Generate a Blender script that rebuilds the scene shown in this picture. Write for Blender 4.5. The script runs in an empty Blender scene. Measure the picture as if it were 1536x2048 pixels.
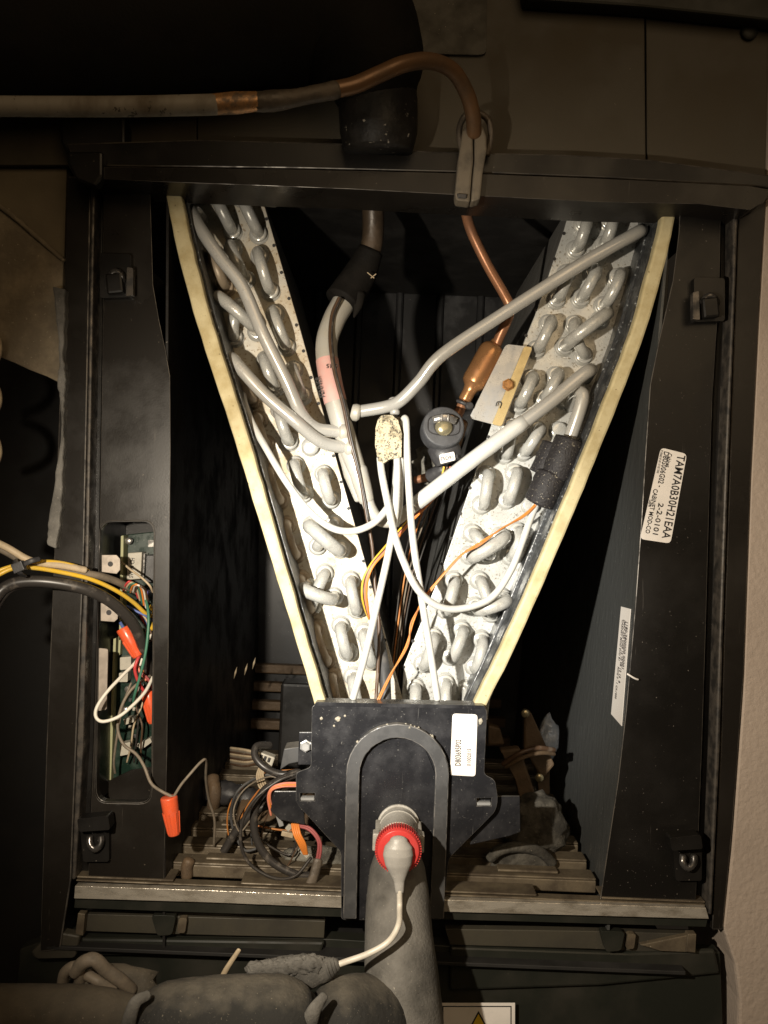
import bpy, bmesh, math, random
from mathutils import Vector, Matrix
from mathutils.geometry import tessellate_polygon
random.seed(7)
R = math.radians
SC = bpy.context.scene
COL = SC.collection

# ------------------------------------------------------------------ camera
D = 0.70                       # camera stands 0.70 m in front of the cabinet face (y = 0)
PX = 0.6 / 1536                # metres per photo pixel on the plane y = 0
ROLL = R(2.3)
cam_d = bpy.data.cameras.new('camera')
cam = bpy.data.objects.new('camera', cam_d); COL.objects.link(cam)
cr, sr = math.cos(ROLL), math.sin(ROLL)
cam.matrix_world = Matrix(((cr, -sr, 0, 0), (0, 0, -1, -D), (sr, cr, 0, 0), (0, 0, 0, 1)))
cam_d.sensor_fit = 'HORIZONTAL'
cam_d.angle = 2 * math.atan(0.3 / D)
cam_d.clip_start = 0.01; cam_d.clip_end = 60
SC.camera = cam

# ------------------------------------------------------------------ world, lamps, exposure
world = bpy.data.worlds.new('World'); SC.world = world; world.use_nodes = True
bg = world.node_tree.nodes['Background']
bg.inputs[0].default_value = (1.0, 0.78, 0.55, 1); bg.inputs[1].default_value = 0.012

def P(px, py, y=0.0):
    """photo pixel -> world point at depth y"""
    s = PX * (D + y) / D
    dx, dz = (px - 768) * s, (1024 - py) * s
    return Vector((dx * cr - dz * sr, y, dx * sr + dz * cr))

def aim(o, target):
    o.rotation_euler = (target - o.location).to_track_quat('-Z', 'Y').to_euler()

def spot(name, loc, target, power, col, ang, blend, size):
    l = bpy.data.lights.new(name, 'SPOT'); l.energy = power; l.color = col
    l.spot_size = R(ang); l.spot_blend = blend; l.shadow_soft_size = size
    o = bpy.data.objects.new(name, l); COL.objects.link(o); o.location = loc; aim(o, target); return o
FL = Vector((-0.18, -0.50, 0.0))
spot('flashlight_core', FL, P(830, 1190, .07), 21.5, (1.0, 0.99, 0.93), 40, 0.75, 0.006)
spot('flashlight_spill', FL, P(880, 1230, .07), 16.5, (1.0, 0.88, 0.71), 86, 0.75, 0.006)
al = bpy.data.lights.new('room_lamp', 'AREA'); al.energy = 5.5; al.color = (1.0, 0.72, 0.42); al.size = 1.1
ao = bpy.data.objects.new('room_lamp', al); COL.objects.link(ao); ao.location = (0.35, -1.5, 0.75); aim(ao, Vector((0, 0, 0.15)))

vs = SC.view_settings
vs.view_transform = 'Standard'; vs.look = 'None'; vs.gamma = 1; vs.exposure = 0; vs.use_curve_mapping = False

# ------------------------------------------------------------------ materials
MATS = {}
def M(name, base, rough=.5, metal=0.0, tint=None, tscale=60, tlo=.45, thi=.7, spk=None, sscale=900, slo=.62, shi=.7,
      bump=0.0, bscale=400, stretch=(1, 1, 1), spec=.5, tdetail=6, rvar=.15, dust=None, coat=0, scr=None):
    if name in MATS: return MATS[name]
    m = bpy.data.materials.new(name); m.use_nodes = True
    nt = m.node_tree; N, L = nt.nodes, nt.links
    b = N['Principled BSDF']
    b.inputs['Roughness'].default_value = rough; b.inputs['Metallic'].default_value = metal
    b.inputs['Specular IOR Level'].default_value = spec
    tc = N.new('ShaderNodeTexCoord'); mp = N.new('ShaderNodeMapping'); mp.inputs['Scale'].default_value = stretch
    L.new(tc.outputs['Object'], mp.inputs[0])
    rgb = N.new('ShaderNodeRGB'); rgb.outputs[0].default_value = (*base, 1); cur = rgb.outputs[0]
    def layer(cur, col, scale, lo, hi, detail, rough_=.6):
        n = N.new('ShaderNodeTexNoise'); n.inputs['Scale'].default_value = scale; n.inputs['Detail'].default_value = detail
        n.inputs['Roughness'].default_value = rough_
        L.new(mp.outputs[0], n.inputs[0])
        r = N.new('ShaderNodeMapRange'); r.inputs[1].default_value = lo; r.inputs[2].default_value = hi; r.clamp = True
        L.new(n.outputs[0], r.inputs[0])
        x = N.new('ShaderNodeMix'); x.data_type = 'RGBA'
        L.new(r.outputs[0], x.inputs[0]); L.new(cur, x.inputs[6]); x.inputs[7].default_value = (*col, 1)
        return x.outputs[2], r.outputs[0]
    if tint:
        cur, fac = layer(cur, tint, tscale, tlo, thi, tdetail)
        rr = N.new('ShaderNodeMapRange'); rr.inputs[3].default_value = max(rough - rvar, .05); rr.inputs[4].default_value = min(rough + rvar, 1)
        L.new(fac, rr.inputs[0]); L.new(rr.outputs[0], b.inputs['Roughness'])
    if spk: cur, _ = layer(cur, spk, sscale, slo, shi, 3)
    if coat:
        b.inputs['Coat Weight'].default_value = coat; b.inputs['Coat Roughness'].default_value = .22
    if scr:       # long fine scratches
        mp2 = N.new('ShaderNodeMapping'); mp2.inputs['Scale'].default_value = (1, 1, .045); mp2.inputs['Rotation'].default_value = (0, .35, 0); L.new(tc.outputs['Object'], mp2.inputs[0])
        keep = mp; mp = mp2
        cur, _ = layer(cur, scr, 420, .70, .80, 3); mp = keep
    if dust:      # settled dust on faces that look up
        col, lo, hi = dust
        g = N.new('ShaderNodeNewGeometry'); sx_ = N.new('ShaderNodeSeparateXYZ'); L.new(g.outputs['Normal'], sx_.inputs[0])
        n = N.new('ShaderNodeTexNoise'); n.inputs['Scale'].default_value = 90; n.inputs['Detail'].default_value = 6; L.new(mp.outputs[0], n.inputs[0])
        ad = N.new('ShaderNodeMath'); ad.operation = 'MULTIPLY_ADD'; ad.inputs[1].default_value = .9; L.new(n.outputs[0], ad.inputs[0]); L.new(sx_.outputs[2], ad.inputs[2])
        r = N.new('ShaderNodeMapRange'); r.inputs[1].default_value = lo + .45; r.inputs[2].default_value = hi + .45; r.clamp = True; L.new(ad.outputs[0], r.inputs[0])
        x = N.new('ShaderNodeMix'); x.data_type = 'RGBA'; L.new(r.outputs[0], x.inputs[0]); L.new(cur, x.inputs[6]); x.inputs[7].default_value = (*col, 1); cur = x.outputs[2]
    L.new(cur, b.inputs['Base Color'])
    if bump:
        n = N.new('ShaderNodeTexNoise'); n.inputs['Scale'].default_value = bscale; n.inputs['Detail'].default_value = 4
        L.new(mp.outputs[0], n.inputs[0])
        bp = N.new('ShaderNodeBump'); bp.inputs['Strength'].default_value = 1.0; bp.inputs['Distance'].default_value = bump
        L.new(n.outputs[0], bp.inputs['Height']); L.new(bp.outputs[0], b.inputs['Normal'])
    MATS[name] = m
    return m

black_steel = M('black_steel', (.0078, .0069, .0060), .45, spec=.3, tint=(.0110, .0094, .0080), tscale=9, spk=(.16, .14, .12), sscale=500, slo=.71, shi=.75, scr=(.07, .063, .055), bump=.00003, bscale=900)
post_steel = M('post_steel', (.0125, .0105, .0085), .42, spec=.3, tint=(.018, .0148, .0115), tscale=9, spk=(.2, .17, .13), sscale=400, slo=.72, shi=.77, scr=(.085, .073, .06), bump=.00004, bscale=900)
worn_edge = M('worn_edge', (.11, .095, .08), .4, .3, tint=(.03, .027, .024), tscale=90, tlo=.4, thi=.6)
board_skin = M('board_skin', (.15, .122, .08), .7, spec=.25, tint=(.19, .155, .10), tscale=20, spk=(.4, .34, .25), sscale=300, slo=.74, shi=.78, bump=.0001, bscale=600)
brown_panel = M('brown_panel', (.055, .046, .032), .62, spec=.25, tint=(.075, .062, .043), tscale=14, spk=(.42, .38, .3), sscale=260, slo=.765, shi=.79, bump=.00005, bscale=1200)
dusty_board = M('dusty_board', (.15, .12, .08), .9, tint=(.27, .22, .15), tscale=40, spk=(.42, .36, .27), sscale=420, slo=.66, shi=.76, bump=.0006, bscale=260)
void_black = M('void_black', (.012, .011, .010), .8, tint=(.02, .018, .016), tscale=20)
liner_lit = M('lit_liner', (.060, .062, .060), .55, tint=(.040, .041, .040), tscale=60, stretch=(1, 1, .5), spk=(.32, .32, .30), sscale=600, slo=.70, shi=.76, bump=.0009, bscale=150)  # lighter liner copy, brightness of the lit right wall put into the colour
liner_shaded = M('shaded_liner', (.011, .010, .0095), .6, spec=.2, tint=(.016, .0145, .013), tscale=25, spk=(.2, .18, .15), sscale=300, slo=.74, shi=.77, bump=.0003, bscale=200)  # darker liner copy, shade of the left wall put into the colour
back_wall_m = M('back_wall_steel', (.020, .020, .021), .5, tint=(.055, .055, .058), tscale=16, tlo=.52, thi=.68, spk=(.25, .24, .22), sscale=500, slo=.7, shi=.76)
galv = M('galvanised_plate', (.60, .605, .58), .42, .35, tint=(.50, .505, .49), tscale=45, spk=(.24, .21, .16), sscale=480, slo=.57, shi=.70, bump=.00012, bscale=500)
galv_tan = M('tan_plate', (.58, .555, .49), .55, .2, tint=(.50, .42, .29), tscale=28, tlo=.42, thi=.62, spk=(.26, .18, .10), sscale=430, slo=.57, shi=.70, bump=.00015, bscale=500)  # warm tan mottling with brown specks, for the left plate
alu_tube = M('oxidised_tube', (.52, .52, .49), .34, .22, coat=.35, tint=(.36, .355, .33), tscale=170, tlo=.42, thi=.72, spk=(.66, .65, .60), sscale=1200, slo=.56, shi=.68, bump=.00022, bscale=700)
alu_clean = M('feeder_tube', (.50, .49, .46), .34, .25, coat=.3, tint=(.46, .45, .42), tscale=50, spk=(.30, .27, .22), sscale=900, slo=.70, shi=.76, bump=.00005, bscale=1200)
alu_shaded = M('shaded_tube', (.34, .27, .19), .55, .2, tint=(.22, .17, .12), tscale=70, spk=(.5, .44, .36), sscale=1200, slo=.62, shi=.72, bump=.0001, bscale=1500)  # browner, darker copy of the tube colour for bends in shadow
collar_m = M('collar_aluminium', (.60, .60, .57), .32, .35, coat=.3, tint=(.45, .44, .40), tscale=160)
header_m = M('header_paint', (.50, .485, .44), .45, .15, coat=.2, tint=(.46, .43, .36), tscale=60, spk=(.26, .22, .16), sscale=700, slo=.70, shi=.76, bump=.00015, bscale=900)
cream = M('cream_foam', (.56, .485, .29), .7, spec=.2, tint=(.40, .32, .16), tscale=55, tlo=.42, thi=.72, spk=(.16, .12, .06), sscale=330, slo=.66, shi=.72, bump=.00015, bscale=500)
pan_black = M('pan_black', (.03, .032, .035), .45, tint=(.06, .065, .07), tscale=150, tlo=.5, thi=.7, spk=(.3, .32, .33), sscale=350, slo=.62, shi=.68, bump=.0004, bscale=300)
fin_m = M('fin_face', (.30, .30, .29), .45, .3, tint=(.12, .10, .08), tscale=30, stretch=(1, 14, 1), bump=.0004, bscale=500)
copper = M('copper', (.40, .19, .10), .42, .5, tint=(.22, .11, .065), tscale=45, bump=.00004, bscale=900)
copper_bright = M('copper_bright', (.55, .28, .12), .36, .65, tint=(.36, .17, .08), tscale=50, bump=.00005, bscale=900)
copper_patchy = M('patchy_copper', (.55, .29, .12), .4, .5, tint=(.15, .105, .07), tscale=60, tlo=.48, thi=.62, bump=.0002, bscale=400)
copper_aged = M('copper_aged', (.20, .11, .055), .5, .35, tint=(.12, .075, .042), tscale=40, spk=(.3, .22, .14), sscale=900, slo=.65, shi=.75)
pipe_grey = M('weathered_pipe', (.25, .225, .185), .7, 0, tint=(.13, .105, .075), tscale=38, tlo=.45, thi=.7, spk=(.05, .04, .03), sscale=210, slo=.63, shi=.67, stretch=(1, 1, .45))
pipe_dusty = M('dusty_grommet', (.15, .125, .092), .75, tint=(.09, .076, .058), tscale=80, spk=(.25, .22, .17), sscale=900, slo=.66, shi=.75)
pipe_wrap = M('dark_wrapped_pipe', (.05, .035, .022), .55, .1, tint=(.09, .06, .036), tscale=50, bump=.0003, bscale=300)
pipe_dark = M('scorched_joint', (.075, .06, .045), .6, .2, tint=(.15, .12, .09), tscale=70, spk=(.35, .3, .24), sscale=500, slo=.7, shi=.76, bump=.0006, bscale=200)
foam_black = M('black_foam', (.008, .007, .006), .85, spec=.15, tint=(.014, .012, .010), tscale=40, bump=.0003, bscale=500)
foam_dusty = M('dusty_black_foam', (.014, .012, .013), .8, tint=(.16, .14, .11), tscale=90, tlo=.62, thi=.75, spk=(.5, .45, .34), sscale=700, slo=.64, shi=.72, bump=.0008, bscale=600)
foam_scuffed = M('scuffed_black_foam', (.012, .0105, .009), .6, spec=.3, tint=(.022, .019, .016), tscale=50, spk=(.33, .3, .25), sscale=170, slo=.66, shi=.70, bump=.001, bscale=120)
foam_grey = M('grey_dusty_foam', (.165, .156, .14), .9, tint=(.05, .047, .042), tscale=24, tlo=.40, thi=.66, spk=(.38, .35, .3), sscale=700, slo=.66, shi=.76, bump=.0006, bscale=500)
foam_mix = M('mottled_dusty_foam', (.022, .021, .019), .9, dust=((.13, .115, .09), .6, 1.15), tint=(.032, .031, .028), tscale=26, tlo=.36, thi=.66, spk=(.3, .26, .2), sscale=600, slo=.66, shi=.76, bump=.0006, bscale=400)
foam_tan = M('tan_dusty_foam', (.06, .05, .036), .9, dust=((.12, .10, .072), .5, 1.1), tint=(.07, .06, .045), tscale=22, spk=(.27, .23, .17), sscale=700, slo=.64, shi=.76, bump=.0005, bscale=400)
white_tube = M('white_capillary', (.62, .62, .59), .36, .1, coat=.3, tint=(.64, .63, .58), tscale=60, spk=(.35, .31, .24), sscale=500, slo=.72, shi=.77)
white_paper = M('white_paper', (.78, .73, .68), .6, tint=(.70, .66, .61), tscale=60)
ink = M('black_ink', (.02, .018, .018), .6)
ink_grey = M('grey_ink', (.10, .09, .09), .6)
pink_paper = M('pink_label', (.74, .42, .38), .6, tint=(.68, .46, .42), tscale=120)
plate_black = M('cover_plate_black', (.016, .016, .018), .40, spec=.35, tint=(.026, .0255, .028), tscale=40, spk=(.22, .21, .19), sscale=600, slo=.66, shi=.80, bump=.00006, scr=(.09, .088, .085), dust=((.10, .095, .085), .5, 1.1), bscale=900)
gasket_grey = M('gasket_grey', (.05, .05, .051), .6, dust=((.22, .2, .17), .6, 1.2), tint=(.07, .069, .069), tscale=60, spk=(.35, .33, .3), sscale=700, slo=.72, shi=.77)
dust_crust = M('dust_crust', (.42, .38, .30), .95, tint=(.2, .18, .14), tscale=500, bump=.0008, bscale=900)
red_plastic = M('red_plastic', (.60, .05, .045), .45, tint=(.54, .055, .05), tscale=60, spk=(.66, .42, .38), sscale=900, slo=.72, shi=.78)
grey_plastic = M('grey_plastic', (.40, .385, .36), .55, tint=(.33, .315, .29), tscale=90, spk=(.6, .57, .5), sscale=900, slo=.64, shi=.72, bump=.0001, bscale=900)
pvc_grey = M('grey_fitting', (.42, .40, .36), .6, tint=(.30, .28, .24), tscale=90, spk=(.62, .58, .5), sscale=800, slo=.6, shi=.7, bump=.0002, bscale=700)
cord_white = M('white_cord', (.74, .69, .60), .5, tint=(.60, .55, .47), tscale=80)
black_plastic = M('black_plastic', (.035, .034, .036), .5, tint=(.055, .053, .053), tscale=100, spk=(.25, .24, .22), sscale=900, slo=.72, shi=.78, bump=.0001, bscale=1500)
head_plastic = M('actuator_plastic', (.055, .056, .06), .6, tint=(.08, .08, .083), tscale=120, spk=(.3, .3, .3), sscale=1500, slo=.66, shi=.74, bump=.00015, bscale=2500)
olive_steel = M('yellow_steel', (.45, .40, .26), .35, .7, tint=(.32, .28, .16), tscale=150)
zinc = M('zinc_bracket', (.50, .50, .49), .42, .45, tint=(.36, .36, .36), tscale=70, spk=(.3, .3, .29), sscale=600, slo=.6, shi=.7)
zinc_yellow = M('yellow_zinc_strap', (.62, .50, .26), .42, .4, tint=(.46, .34, .15), tscale=90, spk=(.30, .18, .08), sscale=500, slo=.66, shi=.74)
rust = M('rusted_bolt', (.42, .20, .06), .7, .3, tint=(.22, .10, .035), tscale=350, bump=.0003, bscale=900)
edge_wear = M('edge_wear', (.10, .088, .074), .45, .2, tint=(.03, .026, .023), tscale=70, tlo=.42, thi=.62)
edge_wear_pale = M('edge_wear_pale', (.17, .16, .15), .5, .1, tint=(.05, .048, .046), tscale=120, tlo=.42, thi=.6)
clip_dark = M('clip_dark', (.10, .092, .085), .32, .6, tint=(.03, .027, .024), tscale=200, tlo=.45, thi=.6)
clip_metal = M('clip_metal', (.55, .53, .50), .3, .8, tint=(.2, .18, .16), tscale=200)
tape_speck = M('corroded_wrap', (.50, .43, .28), .75, tint=(.17, .14, .09), tscale=120, tlo=.5, thi=.66, spk=(.045, .038, .028), sscale=750, slo=.535, shi=.60, bump=.0004, bscale=500)
deck_m = M('dusty_deck_steel', (.15, .12, .08), .62, .2, tint=(.065, .048, .03), tlo=.40, thi=.62, tscale=40, spk=(.4, .35, .27), sscale=700, slo=.68, shi=.76, bump=.0001, bscale=700)
rail_shine = M('scuffed_rail', (.58, .53, .45), .34, .55, tint=(.24, .21, .165), tscale=60, stretch=(1, 1, 3), spk=(.7, .66, .56), sscale=600, slo=.66, shi=.72, bump=.0002, bscale=600)
base_green = M('dark_base_steel', (.018, .019, .015), .5, spec=.25, tint=(.028, .026, .020), tscale=20, spk=(.2, .18, .13), sscale=300, slo=.75, shi=.79)
base_tan = M('dusty_base_steel', (.055, .049, .036), .6, spec=.3, tint=(.033, .029, .022), tscale=25, spk=(.25, .22, .17), sscale=500, slo=.7, shi=.76)
drywall = M('drywall', (.38, .31, .255), .9, tint=(.33, .268, .22), tscale=12, bump=.0009, bscale=240)
pcb = M('circuit_board', (.008, .022, .015), .4, tint=(.014, .034, .022), tscale=90, spk=(.3, .32, .25), sscale=700, slo=.71, shi=.75)
pcb_edge = M('board_edge', (.36, .36, .2), .6)
ivory = M('ivory_plastic', (.46, .43, .36), .5, tint=(.36, .33, .27), tscale=150)
tab_metal = M('bracket_tab', (.40, .345, .29), .45, .4, tint=(.34, .29, .24), tscale=100)
orange_nut = M('orange_plastic', (.72, .105, .035), .4, tint=(.64, .11, .05), tscale=150)
w_yellow = M('yellow_wire', (.70, .44, .04), .45, tint=(.60, .40, .08), tscale=120)
w_brown = M('brown_sheath', (.19, .155, .115), .7, tint=(.12, .10, .075), tscale=120)
w_tan = M('tan_wire', (.50, .40, .27), .6, tint=(.36, .28, .18), tscale=120)
w_black = M('black_wire', (.035, .031, .028), .5, tint=(.13, .11, .09), tscale=130, tlo=.55, thi=.75)
w_darkbrown = M('dark_brown_wire', (.085, .05, .03), .5, tint=(.16, .12, .09), tscale=90, tlo=.55, thi=.7)
w_white = M('white_wire', (.70, .66, .58), .5)
w_green = M('green_wire', (.05, .17, .11), .45)
w_red = M('red_wire', (.50, .05, .05), .45)
w_blue = M('blue_wire', (.10, .15, .38), .5)
w_orange = M('orange_wire', (.72, .23, .04), .45)
w_copperorange = M('orange_brown_wire', (.50, .20, .05), .5, tint=(.40, .13, .04), tscale=150)
w_salmon = M('salmon_wire', (.66, .22, .14), .5)
w_pink = M('dusky_red_wire', (.36, .09, .09), .55)
violet = M('violet_plastic', (.16, .14, .42), .5)
sign_yellow = M('sign_yellow', (.75, .50, .03), .5)
bag_clear = M('pale_plastic_bag', (.42, .47, .55), .25, tint=(.6, .63, .68), tscale=120, bump=.002, bscale=120)
brown_part = M('brown_dusty_part', (.115, .075, .042), .75, tint=(.075, .05, .03), tscale=60, spk=(.25, .19, .12), sscale=600, slo=.68, shi=.76, bump=.0005, bscale=400)
lump_foam = M('sooty_insulation', (.075, .068, .055), .95, tint=(.03, .027, .022), tscale=70, tlo=.4, thi=.62, spk=(.26, .23, .18), sscale=500, slo=.66, shi=.76, bump=.0015, bscale=260)
rock_foam = M('dusty_insulation', (.19, .18, .15), .95, tint=(.06, .055, .045), tscale=60, tlo=.45, thi=.62, spk=(.45, .4, .34), sscale=500, slo=.64, shi=.74, bump=.002, bscale=180)

# ------------------------------------------------------------------ object helpers
def bevel(o, w, seg=2):
    m = o.modifiers.new('bevel', 'BEVEL'); m.width = w; m.segments = seg; m.limit_method = 'ANGLE'; m.angle_limit = R(35)
    return o
def worn(o, mat=None, w=None):
    o.data.materials.append(mat or edge_wear); m = o.modifiers['bevel']; m.material = 1
    if w: m.width = w
    return o
def link(name, me, mat, parent=None, smooth=False):
    vs_ = me.vertices
    if len(vs_):
        c = Vector([(min(v.co[i] for v in vs_) + max(v.co[i] for v in vs_)) / 2 for i in range(3)])
        me.transform(Matrix.Translation(-c))
    else: c = Vector()
    if mat: me.materials.append(mat)
    if smooth:
        for p in me.polygons: p.use_smooth = True
    o = bpy.data.objects.new(name, me); COL.objects.link(o); o.location = c
    adopt(o, parent)
    return o
def worldpos(o):
    v = Vector(o.location); p = o.parent
    while p: v = v + Vector(p.location); p = p.parent
    return v
def adopt(o, parent):
    if parent:
        o.location = Vector(o.location) - worldpos(parent); o.parent = parent
def thing(name, label, cat, loc=(0, 0, 0), group=None):
    o = bpy.data.objects.new(name, None); COL.objects.link(o); o.location = loc; o.empty_display_size = .01
    return tag(o, label, cat, group)
def tag(o, label, cat, group=None):
    o['label'] = label; o['category'] = cat
    if group: o['group'] = group
    return o
def lab(o, label): o['label'] = label; return o
def struct(o): o['kind'] = 'structure'; return o

def mesh(name, verts, faces, mat, parent=None, smooth=False):
    me = bpy.data.meshes.new(name); me.from_pydata([tuple(v) for v in verts], [], faces); me.validate()
    bm = bmesh.new(); bm.from_mesh(me); bmesh.ops.recalc_face_normals(bm, faces=bm.faces); bm.to_mesh(me); bm.free()
    return link(name, me, mat, parent, smooth)

def prism(name, pts, y0, y1, mat, parent=None, holes=(), bev=.0006, taper=None):
    """pts: photo pixels of the front face at depth y0 (or (px,py,y)); extruded straight back to y1"""
    def W(p): return P(p[0], p[1], p[2] if len(p) > 2 else y0)
    loops = [[W(p) for p in pts]] + [[W(p) for p in h] for h in holes]
    flat = [[Vector((v.x, v.z, 0)) for v in l] for l in loops]
    tris = tessellate_polygon(flat)
    front = [v for l in loops for v in l]
    n = len(front); dy = y1 - y0
    verts = front + [Vector((v.x, v.y + dy, v.z)) for v in front]
    faces = [tuple(t) for t in tris] + [tuple(i + n for i in reversed(t)) for t in tris]
    k = 0
    for l in loops:
        m_ = len(l)
        for i in range(m_):
            a, b2 = k + i, k + (i + 1) % m_
            faces.append((a, b2, b2 + n, a + n))
        k += m_
    o = mesh(name, verts, faces, mat, parent)
    if bev: bevel(o, bev)
    return o

def catmull(pts, n=6):
    if len(pts) < 3: return list(pts)
    out = []
    q = [pts[0] * 2 - pts[1]] + list(pts) + [pts[-1] * 2 - pts[-2]]
    for i in range(1, len(q) - 2):
        p0, p1, p2, p3 = q[i - 1:i + 3]
        for k in range(n):
            t = k / n
            out.append(.5 * ((2 * p1) + (p2 - p0) * t + (2 * p0 - 5 * p1 + 4 * p2 - p3) * t * t + (3 * p1 - p0 - 3 * p2 + p3) * t ** 3))
    out.append(q[-2]); return out

def sweep(path, rad, seg=14, cap='round', wob=0.0, ell=None):
    """verts/faces of a tube swept along path; rad number or list per path point"""
    n = len(path)
    if not isinstance(rad, (list, tuple)): rad = [rad] * n
    T = [(path[min(i + 1, n - 1)] - path[max(i - 1, 0)]).normalized() for i in range(n)]
    up = Vector((0, -1, 0))
    if abs(T[0].dot(up)) > .9: up = Vector((1, 0, 0))
    nrm = (up - T[0] * up.dot(T[0])).normalized()
    rings = []
    for i in range(n):
        nrm = (nrm - T[i] * nrm.dot(T[i])).normalized(); bi = T[i].cross(nrm)
        rings.append((path[i], nrm.copy(), bi, rad[i]))
    if cap == 'round':
        def cp(ring, t, s):
            p, a, b, r = ring; res = []
            for f in (.45, .8, .97):
                res.append((p + t * s * r * .6 * f, a, b, r * math.sqrt(max(0, 1 - f * f))))
            return res
        rings = list(reversed(cp(rings[0], T[0], -1))) + rings + cp(rings[-1], T[-1], 1)
    V, F = [], []
    e = ell or (1, 1)
    for p, a, b, r in rings:
        for k in range(seg):
            t = 2 * math.pi * k / seg
            rr = r * (1 + wob * (random.random() - .5))
            V.append(p + a * math.cos(t) * rr * e[0] + b * math.sin(t) * rr * e[1])
    for i in range(len(rings) - 1):
        for k in range(seg):
            F.append((i * seg + k, i * seg + (k + 1) % seg, (i + 1) * seg + (k + 1) % seg, (i + 1) * seg + k))
    if cap:
        F.append(tuple(range(seg)))
        m_ = (len(rings) - 1) * seg; F.append(tuple(range(m_, m_ + seg)))
    return V, F

def tube(name, pts, r, mat, parent=None, seg=14, n=6, cap='round', wob=0.0, radii=None, ell=None, world=False):
    """pts: (px,py,y); r in mm"""
    ctl = pts if world else [P(*p) for p in pts]
    path = catmull(ctl, n)
    if radii:
        rr = []
        m_ = len(ctl)
        for i in range(len(path)):
            f = i / max(len(path) - 1, 1) * (m_ - 1); a = min(int(f), m_ - 2); rr.append((radii[a] * (1 - (f - a)) + radii[a + 1] * (f - a)) * .001)
    else: rr = r * .001
    V, F = sweep(path, rr, seg, cap, wob, ell)
    return mesh(name, V, F, mat, parent, True)

def lathe(name, origin, axis, prof, mat, parent=None, seg=28, smooth=True):
    """prof: list of (distance along axis mm, radius mm)"""
    axis = axis.normalized()
    a = Vector((0, 0, 1)) if abs(axis.z) < .9 else Vector((1, 0, 0))
    a = (a - axis * a.dot(axis)).normalized(); b = axis.cross(a)
    V, F = [], []
    for d, r in prof:
        for k in range(seg):
            t = 2 * math.pi * k / seg
            V.append(origin + axis * d * .001 + (a * math.cos(t) + b * math.sin(t)) * r * .001)
    for i in range(len(prof) - 1):
        for k in range(seg):
            F.append((i * seg + k, i * seg + (k + 1) % seg, (i + 1) * seg + (k + 1) % seg, (i + 1) * seg + k))
    F.append(tuple(range(seg))); m_ = (len(prof) - 1) * seg; F.append(tuple(range(m_, m_ + seg)))
    o = mesh(name, V, F, mat, parent, smooth)
    if smooth:
        bevel(o, .0003, 2)
    return o

def box(name, c, size, mat, parent=None, rot=None, bev=.0005):
    """c world centre, size metres, rot Matrix 3x3"""
    V = []
    for x in (-.5, .5):
        for y in (-.5, .5):
            for z in (-.5, .5):
                v = Vector((x * size[0], y * size[1], z * size[2]))
                if rot: v = rot @ v
                V.append(Vector(c) + v)
    F = [(0, 1, 3, 2), (4, 6, 7, 5), (0, 4, 5, 1), (2, 3, 7, 6), (0, 2, 6, 4), (1, 5, 7, 3)]
    o = mesh(name, V, F, mat, parent)
    if bev: bevel(o, bev)
    return o
def rotz2(deg):      # rotation in the picture plane (about y), counter-clockwise in the photo
    return Matrix.Rotation(-R(deg), 3, 'Y')

def text(name, s, O, u, v, size, mat, parent, align='LEFT', off=.0003, sx=1.0, fit=None, bold=.012):
    cu = bpy.data.curves.new('t', 'FONT'); cu.body = s; cu.size = size; cu.align_x = align; cu.resolution_u = 2; cu.offset = size * bold
    ob = bpy.data.objects.new('t', cu); COL.objects.link(ob)
    dg = bpy.context.evaluated_depsgraph_get(); me = bpy.data.meshes.new_from_object(ob.evaluated_get(dg))
    bpy.data.objects.remove(ob); bpy.data.curves.remove(cu)
    nrm = u.cross(v)
    if fit: sx = fit / max(q.co.x for q in me.vertices)
    for q in me.vertices: q.co = O + u * q.co.x * sx + v * q.co.y + nrm * off
    me.materials.clear()
    return link(name, me, mat, parent)

def rounded(x0, y0, x1, y1, r, n=5):
    pts = []
    for cx, cy, a0 in ((x1 - r, y0 + r, -90), (x1 - r, y1 - r, 0), (x0 + r, y1 - r, 90), (x0 + r, y0 + r, 180)):
        for k in range(n + 1):
            a = R(a0 + 90 * k / n); pts.append((cx + r * math.cos(a), cy + r * math.sin(a)))
    return pts
def rquad(q, r, n=4):
    """round the corners of a pixel polygon"""
    out = []; m_ = len(q)
    for i in range(m_):
        p = Vector(q[i][:2]); a = Vector(q[i - 1][:2]); b = Vector(q[(i + 1) % m_][:2])
        da = (a - p); db = (b - p); ra = min(r, da.length / 2.2); rb = min(r, db.length / 2.2)
        s = p + da.normalized() * ra; e = p + db.normalized() * rb
        for k in range(n + 1):
            t = k / n; c = s * (1 - t) ** 2 + p * 2 * t * (1 - t) + e * t * t; out.append((c.x, c.y))
    return out
def ragged(pl_, amp, n=5):
    q_ = catmull([Vector((x, y, 0)) for x, y in pl_], n)
    return [(v.x + random.uniform(-amp, amp), v.y) for v in q_]
def lump(name, c, rad, mat, parent=None, amp=.25, freq=1.0, seed=0, sub=3):
    from mathutils import noise
    bm = bmesh.new(); bmesh.ops.create_icosphere(bm, subdivisions=sub, radius=1)
    for v in bm.verts:
        d = 1 + amp * noise.fractal(v.co * 1.6 * freq + Vector((seed * 7.1, seed, 3)), .8, 2, 4)
        v.co = Vector((v.co.x * rad[0], v.co.y * rad[1], v.co.z * rad[2])) * d + c
    me = bpy.data.meshes.new(name); bm.to_mesh(me); bm.free()
    return link(name, me, mat, parent, True)

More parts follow.
